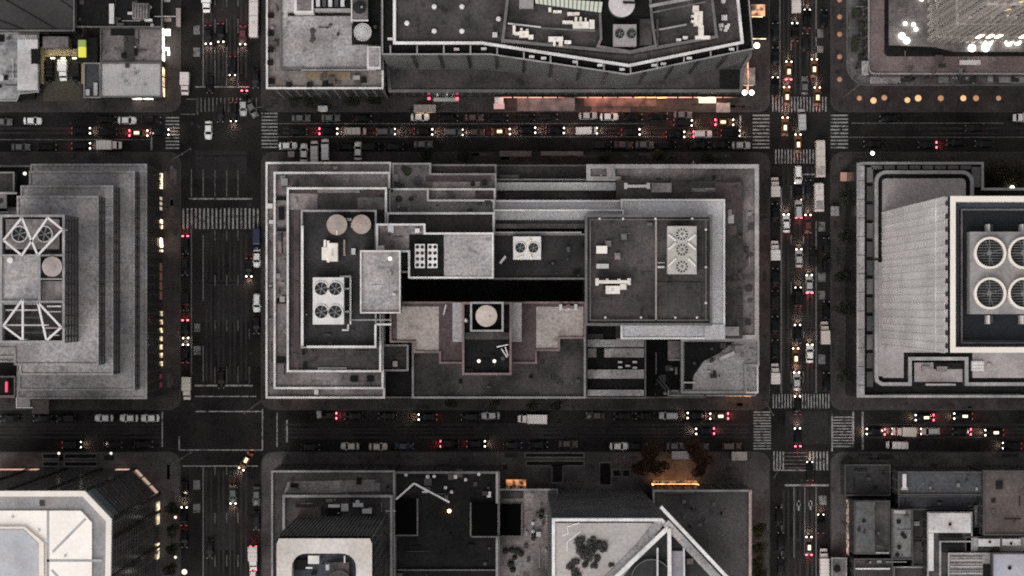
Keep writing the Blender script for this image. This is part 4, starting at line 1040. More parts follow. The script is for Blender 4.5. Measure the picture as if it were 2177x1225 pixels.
slab(b20, "roof_box", 956, 1010, 972, 1018, 23.2, .8, steel); clutter(b20, 845, 1140, 1050, 1225, 22.2, 12, (steel_dk, roof_bk, roof_dk), 75); clutter(b20, 890, 1005, 1050, 1060, 22.2, 14, (steel, steel_dk, roof_dk), 76)
b21 = building("planted_roof_building", "grey roofed building with dark planting and square pit, between black roof and pale prow tower", "building", 1110, 1110)
tier(b21, R(1060, 1040, 1186, 1400), 16, 0, roof_md, wall_dk, coping_gy, .35, .6, win_dk)
slab(b21, "pit_shade_slab", 1062, 1072, 1108, 1138, 16.3, 1.1, pit); slab(b21, "pit_slab_kerb", 1108, 1070, 1111, 1142, 16.4, 1.1, coping_dk); slab(b21, "pit_slab_kerb", 1062, 1139, 1108, 1142, 16.4, 1.1, coping_dk)  # black slab painted for the shade inside this pit
slab(b21, "roof_strip", 1062, 1046, 1112, 1060, 15.9, .5, roof_dk)
for a, b_, r_ in ((1075, 1172, 6), (1088, 1170, 6), (1100, 1172, 7), (1108, 1178, 6), (1094, 1186, 5), (1086, 1200, 7), (1090, 1212, 6), (1151, 1090, 6), (1150, 1100, 4), (1135, 1138, 5), (1134, 1145, 5)):
    x, y, _ = W(a, b_, 16); MB().ball((x, y, 15.9), r_ * .13, r_ * .13, .9, 9, 6).build("roof_shrub", leaf_dk, b21)
slab(b21, "roof_box", 1140, 1131, 1150, 1141, 17, 1.4, steel); vents(b21, [(1133, 1113), (1133, 1130)], 15.5, .5, steel, 1); clutter(b21, 1115, 1060, 1165, 1220, 15.4, 10, (steel_dk, coping_gy, roof_dk), 77, (.4, 1.1))
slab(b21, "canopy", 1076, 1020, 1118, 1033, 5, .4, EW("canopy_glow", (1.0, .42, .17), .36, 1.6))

# ---- O: bottom: glass tower with the pointed prow
b22 = building("prow_tower", "glass tower with pale planted terrace and thick white diagonal roof beams meeting at a point", "building", 1330, 1150)
zt22 = 84.0
P22 = [(1174, 1103), (1412, 1104), (1420, 1092), (1600, 1290), (1600, 1400), (1174, 1400)]
p22 = PX([(1174, 1103), (1408, 1103), (1560, 1255), (1560, 1400), (1174, 1400)], zt22)
wg = M("wall_blue_glass", (.105, .105, .107), .22, .35, .7, .4, .1, spec=.45, streak=(.8, .8, .04))
MB().prism(p22, 0, zt22 - .05, top=False).build("wall", wg, b22)
MB().ring(inset(p22, -.05), inset(p22, .6), zt22 - 1.4, zt22).build("parapet", coping_wt, b22)
MB().face(inset(p22, .4), zt22 - 1.2).build("roof", M("roof_black_pit", g(.03), .85, .4, 1.3, .6), b22)
MB().prism(PX([(1180, 1112), (1394, 1112), (1352, 1160), (1270, 1245), (1180, 1245)], zt22 - .5), zt22 - 1.3, zt22 - .5).build("roof_terrace", M("terrace_pale", (.38, .35, .335), .9, .25, 1.4, .35, .1), b22)
MB().prism(PX([(1394, 1106), (1414, 1112), (1310, 1245), (1268, 1245), (1352, 1160)], zt22 - .1), zt22 - 1.3, zt22 - .1).build("roof_walk", roof_lt, b22)
for q, w_, m_, zz in ((((1421, 1122), (1305, 1232)), .95, coping_wt, 1.2), (((1423, 1124), (1424, 1240)), .8, steel_wt, 1.6), (((1405, 1078), (1550, 1232)), .75, coping_wt, 1.3), (((1416, 1112), (1535, 1240)), 1.7, roof_lt, .9), (((1454, 1165), (1455, 1240)), .35, steel, 1.0), (((1398, 1165), (1398, 1240)), .35, steel, .8)):
    MB().beam(W(*q[0], zt22 + zz), W(*q[1], zt22 + zz), w_, 1.6).build("roof_beam", m_, b22)
slab(b22, "roof_panel", 1428, 1172, 1454, 1240, zt22 - .3, .9, M("roof_lilac", (.30, .285, .31), .9, .2)); slab(b22, "roof_box", 1460, 1188, 1474, 1200, zt22, 1.4, roof_md)
for r0, r1 in ((4.3, 4.5),):          # curved rail
    x, y, _ = W(1385, 1232, zt22)
    q = [(x + r1 * math.cos(rad(a)), y + r1 * math.sin(rad(a))) for a in range(20, 181, 10)]
    q2 = [(x + r0 * math.cos(rad(a)), y + r0 * math.sin(rad(a))) for a in range(20, 181, 10)]
    MB().prism(q + q2[::-1], zt22 - 1, zt22 + .3).build("curved_rail", coping_dk, b22)
for q in (((1196, 1139), (1210, 1133)), ((1208, 1133), (1206, 1122)), ((1206, 1120), (1232, 1112)), ((1206, 1172), (1206, 1152)), ((1206, 1152), (1235, 1130))): MB().beam(W(*q[0], zt22 - .35), W(*q[1], zt22 - .35), .22, .2).build("terrace_rail", steel_wt, b22)
z = 3.0
while z < zt22 - 3:
    MB().ring(inset(p22, -.05), inset(p22, .05), z, z + 2.9).build("window_band", M("glass_dusk", (.085, .086, .088), .35, .4, .6, .5, .1, spec=.5), b22); z += 4.0
MB().beam((p22[0][0], max(a[1] for a in p22), zt22 - 1.5), (W(1405, 1100, zt22)[0], max(a[1] for a in p22), zt22 - 1.5), .3, 8).build("glass_fascia", M("glass_blue", (.07, .10, .12), .25, .2), b22)
b23 = building("dark_gravel_annex", "wide dark gravel roof with edge tinted as pink glow, east of the pale prow tower", "building", 1540, 1100)
tier(b23, R(1388, 1042, 1598, 1400), 20, 0, M("roof_grit", g(.078, .08), .95, .5, 1.5, .9, .08, spots=.3), wall_dk, coping_gy, .45, .7, win_dk)
slab(b23, "parapet", 1592, 1046, 1597, 1240, 20.4, .5, M("coping_pink_glow", (.52, .36, .32), .8, .3, 1.2, .5, .4))  # pink glow along the edge is put into this coping's colour
slab(b23, "roof_strip", 1410, 1046, 1475, 1050, 20, .8, roof_brown)
shop(b23, 1385, 1028.2, 1485, 1028.2, shop_amber, n=6, gap=.1, z0=.5, z1=4.5)
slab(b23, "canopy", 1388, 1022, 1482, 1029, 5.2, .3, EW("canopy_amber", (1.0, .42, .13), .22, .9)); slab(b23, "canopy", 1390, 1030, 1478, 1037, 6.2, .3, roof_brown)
clutter(b23, 1450, 1060, 1585, 1120, 19.3, 10, (steel_dk, roof_bk, coping_dk), 79, (.3, .9))
shop(b23, 1582.4, 1070, 1582.4, 1200, EW("unseen_glow_peach", (1, .5, .35), .8), n=6)  # unseen strip behind the roof edge, added for pink glow

# ---- P: bottom right: low rise roofs
def low(name, label, cat, rect, zt_, roof, coping=M("coping_house", g(.065, .04), .85, .3, 1.4, .5, .22), pw=.3, ph=.5, wall=wall_dk, win=win_dk):
    b = building(name, label, cat, (rect[0] + rect[2]) / 2, (rect[1] + rect[3]) / 2)
    tier(b, R(*rect), zt_, 0, roof, wall, coping, pw, ph, win)
    return b
c1 = low("dark_corner_house", "flat dark roofed corner house beside the lit pavement of the right avenue", "house", (1796, 988, 1893, 1054), 8, M("roof_charcoal", g(.032, .02), .9, .5, 1.5, .6))
clutter(c1, 1805, 995, 1885, 1045, 7.5, 8, (steel_dk, roof_dk, roof_bk), 81, (.4, 1.2))
c2 = low("slate_roof_house", "long slate grey roof with white vent on its end, facing the lower street", "house", (1910, 1003, 2089, 1053), 18, roof_blue)
slab(c2, "roof_box", 1919, 1008, 1927, 1038, 18.6, .7, steel); slab(c2, "roof_box", 1916, 1036, 1930, 1042, 18.5, .7, coping_gy); clutter(c2, 1940, 1010, 2080, 1045, 17.5, 8, (roof_dk, steel_dk, roof_md), 82, (.3, .9))
c2b = low("rear_extension", "dark rear extension tucked behind the slate grey roof", "house", (1910, 1055, 2092, 1084), 12, M("roof_navy", (.034, .035, .039), .9, .4, 1.3, .5))
clutter(c2b, 1920, 1058, 2080, 1078, 11.5, 8, (steel_dk, roof_bk), 83, (.4, 1))
c3 = low("brown_roof_house", "wide reddish brown roof at the right edge of the low houses", "house", (2091, 1001, 2330, 1138), 20, roof_brown)
slab(c3, "roof_box", 2118, 1024, 2132, 1040, 20.2, .9, roof_bk); clutter(c3, 2100, 1010, 2175, 1120, 19.5, 8, (roof_brown, roof_bk), 84, (.4, 1.1))
c4 = low("twin_roof_house", "narrow house with one paler and one darker grey roof half, along the right avenue", "house", (1816, 1065, 1892, 1178), 13, roof_dk)
slab(c4, "roof_panel", 1819, 1067, 1860, 1175, 13.1, .7, M("roof_mid_grey", g(.095), .95, .5, 1.5, .6)); vents(c4, [(1837, 1108)], 13, .5, roof_bk, .6); slab(c4, "parapet", 1862, 1174, 1890, 1177, 13.2, .4, coping_gy); clutter(c4, 1825, 1075, 1885, 1165, 12.9, 7, (steel_dk, roof_dk), 85, (.3, .9))
c5 = low("spotted_roof_house", "narrow pale grey roof spotted with dark vents, between darker houses", "house", (1896, 1083, 1940, 1190), 14, M("roof_pebble_grey", g(.14), .95, .5, 1.5, .7, .12))
vents(c5, [(1911, 1110), (1919, 1137), (1924, 1142), (1912, 1164), (1908, 1180)], 13.6, .55, roof_bk, .6); slab(c5, "parapet", 1900, 1085, 1925, 1092, 14.3, .5, coping_gy); clutter(c5, 1900, 1095, 1935, 1185, 13.5, 5, (steel_dk, roof_md), 86, (.4, 1))
c6 = low("sunken_dark_house", "sunken dark roof between the spotted roof and the white roof", "house", (1940, 1083, 1974, 1205), 9, roof_dk)
clutter(c6, 1944, 1095, 1970, 1190, 8.5, 8, (steel_dk, roof_bk, coping_gy), 87, (.4, 1.4))
c7 = low("white_roof_house", "small house with clean white roof and white side strip", "house", (1972, 1089, 2067, 1236), 15, roof_dk, coping_gy)
slab(c7, "roof_panel", 1974, 1091, 2064, 1133, 15.4, 1.0, roof_wt); slab(c7, "roof_panel", 1974, 1134, 1985, 1214, 15.3, .9, roof_wt); vents(c7, [(2020, 1115)], 15.3, .4, roof_bk, .5)
slab(c7, "roof_box", 1996, 1136, 2046, 1144, 15.2, .8, roof_bk); slab(c7, "roof_strip", 1998, 1150, 2066, 1153, 15.3, .8, coping_gy); slab(c7, "roof_strip", 1997, 1150, 2001, 1225, 15.25, .8, coping_gy); slab(c7, "roof_deck", 2003, 1157, 2049, 1175, 15.2, .8, roof_bk)
c8 = low("ribbed_roof_house", "square ribbed grey metal roof between the white roof and the brown roof", "house", (2071, 1075, 2126, 1121), 13, MATS["roof_mid_grey"])
for k in range(9): slab(c8, "roof_rib", 2074 + k * 5.6, 1079, 2075 + k * 5.6, 1117, 12.9, .3, coping_gy)
slab(c8, "parapet", 2121, 1080, 2125, 1107, 13.3, .5, steel_wt)
c8b = low("dim_flat_roof_house", "dim flat roof just below the ribbed grey metal roof", "house", (2068, 1121, 2126, 1141), 10, roof_dk)
c9 = low("louvred_roof_house", "pale roof crossed by thin louvre lines, cropped at the bottom edge", "house", (2016, 1176, 2112, 1330), 16, roof_lt, coping_gy)
for k in range(7): slab(c9, "louvre", 2020, 1183 + k * 7, 2088, 1184.6 + k * 7, 15.9, .3, (coping_dk, roof_wt)[k % 2])
slab(c9, "roof_deck", 2090, 1200, 2110, 1260, 15.8, .3, roof_bk)
c10 = low("lavender_roof_house", "pale lavender roof with one dark vent at the bottom right corner", "house", (2109, 1176, 2330, 1330), 18, M("roof_lavender", (.40, .39, .43), .9, .2, 1.4, .4, .12))
vents(c10, [(2147, 1208)], 17.6, .5, roof_bk, .6)
c11 = low("grey_terrace_house", "grey terrace roof with small white boxed skylights, above the lavender roof", "house", (2052, 1141, 2330, 1175), 15, roof_lt)
for q in ((2080, 1146, 2126, 1162), (2131, 1146, 2170, 1160)): slab(c11, "skylight", *q, 16, 1.2, roof_wt)
slab(c11, "roof_box", 2080, 1164, 2126, 1172, 15.3, .7, roof_dk); vents(c11, [(2105, 1153), (2150, 1156)], 15.9, .35, roof_bk, .5)
c12 = low("grey_strip_house", "dim grey roof with white front parapet, cropped at the bottom beside the avenue", "house", (1816, 1188, 1898, 1330), 12, roof_dk)
slab(c12, "parapet", 1819, 1208, 1892, 1211, 12.4, .4, coping_wt); clutter(c12, 1822, 1192, 1890, 1206, 11.6, 4, (roof_dk, coping_gy), 88, (.4, 1)); 
c13 = low("low_dark_house", "low dark roof at the bottom edge, between the grey strip and louvred roofs", "house", (1900, 1205, 2000, 1330), 8, roof_dk, coping_gy)
c14 = low("corner_kiosk_house", "small pale roofed corner building with round dark vent, on the avenue at the bottom edge", "house", (1768, 1186, 1800, 1330), 6, roof_md, coping_gy)
vents(c14, [(1780, 1210)], 5.6, .9, roof_bk, .7)
for (bb, xx, y0_, y1_) in ((c4, 1799.3, 1062, 1180),): shop(bb, xx, y0_, xx, y1_, EW("shop_and_unseen_glow_warm", (1, .66, .5), .3), n=7)
for x_, y_, x2_, y2_, bb_, m_ in ((1587.5, 130, 1587.5, 198, b9, "unseen_glow_peach"), (1597.5, 480, 1597.5, 715, b5, "unseen_glow_peach"), (590, 840.5, 655, 840.5, b2, "unseen_glow_peach"), (1100, 361.5, 1240, 361.5, b5, "shop_and_unseen_glow_warm")):
    shop(bb_, x_, y_, x2_, y2_, MATS[m_], n=6)  # unseen shop strips, added to cast warm glow on the pavements
for X, Y in ((877, 116), (935, 116), (995, 116), (1055, 118), (1114, 126), (1172, 135), (1233, 144), (1290, 152), (1371, 151), (1430, 140), (1485, 129), (1546, 116)):
    x, y, _ = W(X, Y, 50)
    MB().box(x - .3, x + .3, y - .5, y + .1, 22, 49).build("drain_fin", wall_bk, b9)
# dark podium trees' lawn and right-hand terrace
shop(b9, 1060, 207.6, 1570, 207.6, shop_pink_fill, n=16, gap=.12, z0=.4, z1=7.4)  # shop strip carried higher, added to light canopies and pavement
slab(b9, "ledge", 1052, 199, 1576, 206.5, 8.3, .5, roof_bk)  # ledge added to hide the lit strip from above
shop(b9, 1350, 209, 1420, 209, shop_amber, n=3, z0=1, z1=4.0); shop(b9, 1482, 209, 1520, 209, shop_hot, n=2, z1=4.2)
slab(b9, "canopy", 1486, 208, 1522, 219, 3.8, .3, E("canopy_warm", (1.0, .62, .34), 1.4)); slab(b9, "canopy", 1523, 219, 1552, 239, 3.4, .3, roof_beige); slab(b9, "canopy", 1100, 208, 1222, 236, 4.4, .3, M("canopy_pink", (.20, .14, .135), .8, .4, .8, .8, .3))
slab(b9, "canopy", 1242, 208, 1395, 226, 4.2, .3, M("canopy_rust", (.21, .115, .092), .8, .5, .5, 1.0, .25)); slab(b9, "canopy", 1258, 226, 1340, 238, 3.9, .25, MATS["canopy_rust"])
slab(b9, "canopy", 922, 208, 975, 216, 4.6, .3, M("canopy_pale", (.40, .40, .36), .8, .3)); 
for q in (912, 972): slab(b9, "wall_lamp", q - 3, 207, q + 3, 212, 5.2, .5, E("lamp_rose", (1.0, .10, .2), 1.3))
for q in (930, 950, 962): slab(b9, "wall_lamp", q - 2, 208.5, q + 2, 210, 3.9, .3, E("yard_white", (.95, 1.0, .85), 14))
slab(b5, "canopy", 1062, 321, 1130, 333, 4, .3, M("lit_patch_brown", (.16, .13, .12), .85, .5)); slab(b5, "canopy", 1150, 322, 1240, 331, 4, .3, MATS["lit_patch_brown"])  # warm light patches on the pavement, put in as brown slabs
# ------------------------------------------------------------------ rooftop plant
def cooling_tower(label, rect, zt, h, fans, body=steel_wt, spokes=6, ringm=None, group=None, braces=(), raise_=0.35, slots=False, louvres=False):
    x0, y0, x1, y1 = rect
    cx, cy, _ = W((x0 + x1) / 2, (y0 + y1) / 2, zt)
    t = thing("cooling_tower", label, "cooling tower", (cx, cy, zt - h), group)
    MB().pxbox(x0, y0, x1, y1, zt - h + .25, zt).build("casing", body, t)
    a, b = W(x0, y0, zt), W(x1, y1, zt)
    MB().box(a[0] + .1, b[0] - .1, b[1] + .1, a[1] - .1, zt - h, zt - h + .24).build("base_frame", steel_dk, t)
    for px_, py_, r in fans:
        x, y, _ = W(px_, py_, zt)
        r = r * (H - zt) / KP
        s = MB().lathe(x, y, [(r, zt), (r, zt + raise_), (r * .86, zt + raise_), (r * .86, zt + .03)], 28, cap_top=False).build("fan_shroud", ringm or body, t)
        MB().lathe(x, y, [(r * .87, zt + .012), (r * .86, zt + .02)], 28).build("fan_well", fan_dark, s)
        if slots:                        # pale cowl with a ring of dark slots
            bpy.data.objects[s.children[0].name].data.materials[0] = body
            b = MB()
            for k in range(11):
                q = 2 * math.pi * k / 11
                c_, s_ = math.cos(q), math.sin(q)
                pts = [(x + c_ * r * ra - s_ * r * wa, y + s_ * r * ra + c_ * r * wa, zt + .05) for ra, wa in ((.5, -.06), (.84, -.14), (.84, .14), (.5, .06))]
                b.add(pts, [(0, 1, 2, 3)])
            b.build("fan_slots", fan_dark, s)
            MB().lathe(x, y, [(r * .2, zt + .03), (r * .2, zt + .2), (r * .1, zt + .26)], 12).build("fan_hub", blade_m, s)
            continue
        b = MB()
        for k in range(spokes):
            q = 2 * math.pi * k / spokes + .3
            c_, s_ = math.cos(q), math.sin(q)
            w = r * (.03 if louvres else .10)
            pts = [(x + c_ * r * .12 - s_ * w * .5, y + s_ * r * .12 + c_ * w * .5, zt + .16), (x + c_ * r * .12 + s_ * w * .5, y + s_ * r * .12 - c_ * w * .5, zt + .1),
                   (x + c_ * r * .82 + s_ * w * 1.1, y + s_ * r * .82 - c_ * w * 1.1, zt + .08), (x + c_ * r * .82 - s_ * w * .9, y + s_ * r * .82 + c_ * w * .9, zt + .2)]
            b.add(pts, [(0, 1, 2, 3)])
        if louvres:
            for k in range(-4, 5):
                yy = y + k * r * .17; hw = math.sqrt(max(.01, (r * .84) ** 2 - (yy - y) ** 2))
                if k: b.beam((x - hw, yy, zt + .26), (x + hw, yy, zt + .26), r * .028, .06)
            b.beam((x - r * .84, y, zt + .3), (x + r * .84, y, zt + .3), r * .05, .08); b.beam((x, y - r * .84, zt + .34), (x, y + r * .84, zt + .34), r * .05, .08)
        b.lathe(x, y, [(r * .16, zt + .03), (r * .16, zt + .24), (r * .08, zt + .28)], 12)
        b.build("fan_blades", blade_m, s)
    for p, q in braces:
        MB().beam(W(*p, zt + .6), W(*q, zt + .6), .45, .3).build("brace", coping_cream, t)
    return t

cooling_tower("white cooling tower with four dark fans in a square, below the two round tanks", (665, 590, 731, 690), 42.5, 3.2, [(683, 614, 16), (713, 614, 16), (683, 663, 16), (713, 663, 16)])
cooling_tower("white cooling tower with two fans and crossed braces, beside the black courtyard", (1091, 503, 1150, 552), 38.5, 2.8, [(1106, 527, 12.5), (1134, 527, 12.5)], braces=(((1128, 510), (1120, 520)), ((1112, 545), (1100, 551)), ((1124, 537), (1130, 550))))
t3 = cooling_tower("white cooling tower with three dotted fans in a row on the square dark roof", (1419, 481, 1481, 583), 39.5, 3.0, [(1450, 498, 15), (1450, 531, 15), (1450, 567, 15)], slots=True, raise_=.06, body=M("casing_cream", (.44, .415, .385), .7, .1, 2.0, .3, .4),
    braces=tuple(((xa, ya), (xb, yb)) for xa, ya, xb, yb in ((1421, 499, 1437, 512), (1479, 499, 1463, 512), (1421, 531, 1437, 517), (1479, 531, 1463, 517), (1421, 566, 1437, 550), (1479, 566, 1463, 550))))
cooling_tower("pale twin fan unit on the crowded roof of the faceted tower", (1304, 52, 1353, 97), 61, 3.0, [(1317, 72, 10), (1342, 72, 10)], body=roof_taupe, ringm=steel_dk)
cooling_tower("grey twin fan platform under the white zigzag truss of the stepped tower", (12, 466, 126, 530), 68.5, 2.4, [(42, 498, 18), (95, 498, 18)], body=roof_md, ringm=steel)
cooling_tower("huge grey four fan platform in the black roof pit of the pale tower", (2062, 493, 2240, 668), 112, 3.6, [(2103, 538, 34), (2175, 538, 34), (2103, 624, 34), (2175, 624, 34)], body=M("casing_taupe", (.25, .235, .23), .8, .3, 1.3, .4, .3), louvres=True, spokes=4, ringm=coping_cream, raise_=1.2)
for px_, py_ in ((2103, 486), (2103, 680), (2175, 486), (2175, 680)):
    x, y, _ = W(px_, py_, 110)
    s = 1 if py_ < 600 else -1
    t = thing("exhaust_pipe", f"pale capped pipe in the black pit, {'above' if s > 0 else 'below'} the {'first' if px_ < 2150 else 'second'} column of giant fans", "pipe", (x, y, 107.4), "pipes round the giant fan platform")
    MB().tube((x, y - .9, 109.6), (x, y + .9, 109.6), .28, 10).build("pipe", steel_wt, t)
    MB().box(x - .5, x - .3, y - .9, y + .9, 107.5, 109.5).build("bracket", steel, t)
    MB().box(x + .55, x + .95, y - .7, y + .9, 107.5, 109.2).build("valve_box", M("slate_box", (.06, .065, .085), .7, .1), t)

def tank(label, px_, py_, rpx, zt, h, roofm=tank_wood, wallm=None, group=None, cone=0.35, rings=False):
    x, y, _ = W(px_, py_, zt)
    r = rpx * (H - zt) / KP
    t = thing("water_tank", label, "water tank", (x, y, zt - h), group)
    MB().lathe(x, y, [(r * .96, zt - h + .8), (r * .97, zt - .5)], 32, cap_bot=True).build("tank_body", wallm or wall_md, t)
    MB().lathe(x, y, [(r, zt - .5), (r, zt - .35), (r * .5, zt - .35 + cone * .6), (.15, zt - .35 + cone)], 32).build("tank_lid", roofm, t)
    for k in range(4):
        a = rad(45 + 90 * k)
        MB().tube((x + r * .7 * math.cos(a), y + r * .7 * math.sin(a), zt - h), (x + r * .7 * math.cos(a), y + r * .7 * math.sin(a), zt - h + .82), .12).build("leg", steel_dk, t)
    MB().box(x + r * .2, x + r * .2 + .5, y - .25, y + .25, zt - .2, zt - .02).build("hatch", coping_gy if not rings else steel, t)
    if rings:
        for q in (.45, .72, .93): MB().lathe(x, y, [(r * q, zt + .02), (r * q + .1, zt + .04), (r * q + .1, zt - .3)], 32, cap_top=False).build("lid_ring", steel_wt, t)
    return t
tank("tan round water tank, the one with a white ladder, beside its twin", 716, 478, 22, 43, 5.0)
tank("smaller tan round water tank nearer the roof corner, beside its laddered twin", 768, 477, 20.5, 42.5, 4.5)
MB().beam(W(716, 490, 43), W(716, 500, 43), .3, .5).build("ladder", steel_wt, bpy.data.objects["water_tank"])
tank("cream water tank in the square well of the maroon building", 1034, 672, 23, 49.5, 5.0, M("tank_cream", (.47, .395, .35), .9, .2, 1.5, .3, .3))
tank("tan water tank in the dark bay beside the pale roof of the stepped tower", 110, 567, 21.5, 70, 4.0, M("tank_pinkish", (.36, .30, .28), .9, .22, 1.5, .3, .3))
tank("big pale grey drum tank on the faceted tower, cropped by the top edge", 1322, 8, 28, 62, 5.0, M("tank_grey", (.50, .46, .46), .85, .2, 1.5, .25, .2), group=None)
tank("white ringed round tank on the terrace building beside the small stair roof", 771, 68, 19, 34.5, 3.0, steel, rings=True)
tank("black round fan housing above the white ringed tank", 764, 15, 14, 36, 2.0, fan_dark, steel_dk)
MB().beam(W(1324, 5, 62.3), W(1352, 6, 62.3), .5, .25).build("lid_seam", roof_bk, [o for o in bpy.data.objects if o.get("label", "").startswith("big pale grey drum")][0])

def ac_bank(label, rect, zt, h, nx, ny):
    x0, y0, x1, y1 = rect
    cx, cy, _ = W((x0 + x1) / 2, (y0 + y1) / 2, zt)
    t = thing("condenser_bank", label, "air conditioner", (cx, cy, zt - h), "condenser banks beside the grey roof")
    MB().pxbox(x0, y0, x1, y1, zt - h, zt).build("casing", coping_wt, t)
    for i in range(nx):
        for j in range(ny):
            x, y, _ = W(x0 + (x1 - x0) * (i + .5) / nx, y0 + (y1 - y0) * (j + .5) / ny, zt)
            MB().lathe(x, y, [(.42, zt), (.42, zt + .1), (.1, zt + .05)], 12).build("fan", fan_dark, t)
ac_bank("pale condenser bank of eight fans, the one nearer the grey penthouse", (882, 519, 903, 570), 42, 1.4, 2, 4)
ac_bank("pale condenser bank of eight fans, the one nearer the square gravel roof", (909, 519, 930, 570), 42, 1.4, 2, 4)

def ducts(label, boxes, zt, h, m, name="air_handler", cat="air conditioner"):
    xs = [q[0] for q in boxes] + [q[2] for q in boxes]; ys = [q[1] for q in boxes] + [q[3] for q in boxes]
    cx, cy, _ = W((min(xs) + max(xs)) / 2, (min(ys) + max(ys)) / 2, zt)
    t = thing(name, label, cat, (cx, cy, zt - h))
    for i, q in enumerate(boxes):
        MB().pxbox(*q, zt - h, zt - (.0 if i == 0 else .12 + .06 * i)).build("casing" if i == 0 else "duct", m, t)
    q = boxes[0]
    slab(t, "access_panel", q[0] + (q[2] - q[0]) * .35, q[1] + (q[3] - q[1]) * .3, q[0] + (q[2] - q[0]) * .6, q[1] + (q[3] - q[1]) * .7, zt + .03, .06, steel)
    return t
dk = M("duct_cream", (.78, .71, .64), .7, .12, 1.6, .3, .4)
ducts("cream boxy air handler between the round tanks and the four fan tower", [(697, 517, 718, 556), (684, 526, 697, 553), (695, 512, 700, 558), (688, 510, 693, 526)], 41, 2.4, dk)
ducts("white air handler with two bent arms on the square dark roof", [(1288, 608, 1318, 625), (1268, 596, 1340, 603), (1266, 592, 1273, 607), (1334, 592, 1341, 606), (1288, 593, 1293, 600), (1313, 593, 1319, 600), (1318, 604, 1332, 616)], 39.5, 2.6, dk)
ducts("white air handler with three prongs beside the skylight strip", [(1218, 46, 1252, 60), (1222, 36, 1227, 48), (1232, 36, 1237, 48), (1243, 38, 1247, 48), (1253, 42, 1264, 61), (1196, 44, 1218, 50)], 58.5, 2, dk)
ducts("white air handler with short prongs at the west end of the faceted roof", [(1104, 66, 1124, 79), (1090, 54, 1096, 72), (1094, 68, 1104, 74), (1106, 60, 1111, 68), (1118, 62, 1123, 68), (1124, 74, 1134, 83)], 58.4, 2, dk)
ducts("white low air handler with two hanging prongs near the roof's front edge", [(1166, 78, 1197, 88), (1176, 88, 1181, 97), (1188, 88, 1196, 98)], 58.3, 2, dk)
ducts("tall white air handler with side prongs at the east end of the faceted roof", [(1476, 24, 1494, 54), (1473, 12, 1486, 26), (1470, 32, 1478, 36), (1470, 43, 1478, 47), (1485, 54, 1496, 78), (1478, 76, 1510, 83)], 58.6, 2.2, dk)
ducts("small L shaped white duct below the skylight strip", [(1176, 22, 1194, 27), (1166, 16, 1172, 25)], 57.6, 1.2, dk, "roof_duct", "duct")
ducts("short white duct between skylight strip and three pronged air handler", [(1206, 26, 1232, 33)], 57.6, 1.2, dk, "roof_duct", "duct")
ducts("tiny white roof unit beside the low two pronged air handler", [(1200, 86, 1214, 93)], 57.6, 1.2, dk, "roof_unit", "air conditioner")
ducts("cluster of small silver units near the faceted roof's east corner", [(1528, 50, 1538, 58), (1534, 32, 1546, 43), (1541, 54, 1550, 62), (1546, 50, 1552, 56), (1539, 62, 1546, 67), (1530, 60, 1535, 65)], 53, 1.0, steel_wt)
ducts("pair of little white units at the front of the faceted roof", [(1438, 82, 1448, 87), (1452, 77, 1462, 83)], 57.6, 1.1, steel_wt)
ducts("white square vent box on the faceted roof's dark side strip", [(1047, 69, 1057, 79)], 53, .9, steel_wt, "vent_box", "vent")

# ------------------------------------------------------------------ vehicles
PAL = {
    "white": PAINT("car_white", (.86, .84, .82)), "silver": PAINT("car_silver", (.46, .455, .45)), "grey": PAINT("car_grey", (.13, .13, .132)),
    "black": PAINT("car_black", (.005, .005, .006)), "dark": PAINT("car_dark", (.012, .012, .014)), "red": PAINT("car_red", (.12, .035, .03)),
    "brown": PAINT("car_brown", (.085, .058, .048)), "tan": PAINT("car_tan", (.62, .55, .48)), "yellow": PAINT("car_yellow", (.17, .078, .03)),
    "navy": PAINT("car_navy", (.018, .028, .065)), "beige": PAINT("car_beige", (.74, .66, .63)), "green": PAINT("car_green", (.10, .135, .105)),
}
tyre = M("tyre", g(.012), .9, 0, 1, 0)
rim = PAINT("rim", (.3, .3, .3), .4)
lens = PAINT("lens", (.22, .22, .22), .2)
lens_r = PAINT("lens_red", (.10, .008, .008), .2)
head_on = E("headlight_on", (1.0, .86, .70), 3.6)
tail_on = E("taillight_on", (1.0, .10, .16), 4.5)
tail_dim = E("taillight_dim", (.9, .10, .12), .22)
taxi_on = E("taxi_sign_on", (1.0, .82, .5), 1.6)
bumper_m = PAINT("bumper_black", (.02, .02, .02), .5)

def sec(x, w, zt_, zb, sh=.68):
    return [(x, -w * .96, zb), (x, -w, zb + (zt_ - zb) * .45), (x, -w * .97, zb + (zt_ - zb) * .8), (x, -w * .84, zt_), (x, w * .84, zt_), (x, w * .97, zb + (zt_ - zb) * .8), (x, w, zb + (zt_ - zb) * .45), (x, w * .96, zb)]

def wheels(t, xs, w, r=.34, wd=.24):
    for x in xs:
        for s in (-1, 1):
            wl_ = MB().tube((x, s * (w - wd), r), (x, s * w, r), r, 14).build("wheel", tyre, t)
            MB().tube((x, s * (w - .02), r), (x, s * (w + .012), r), r * .6, 10).build("rim", rim, wl_)

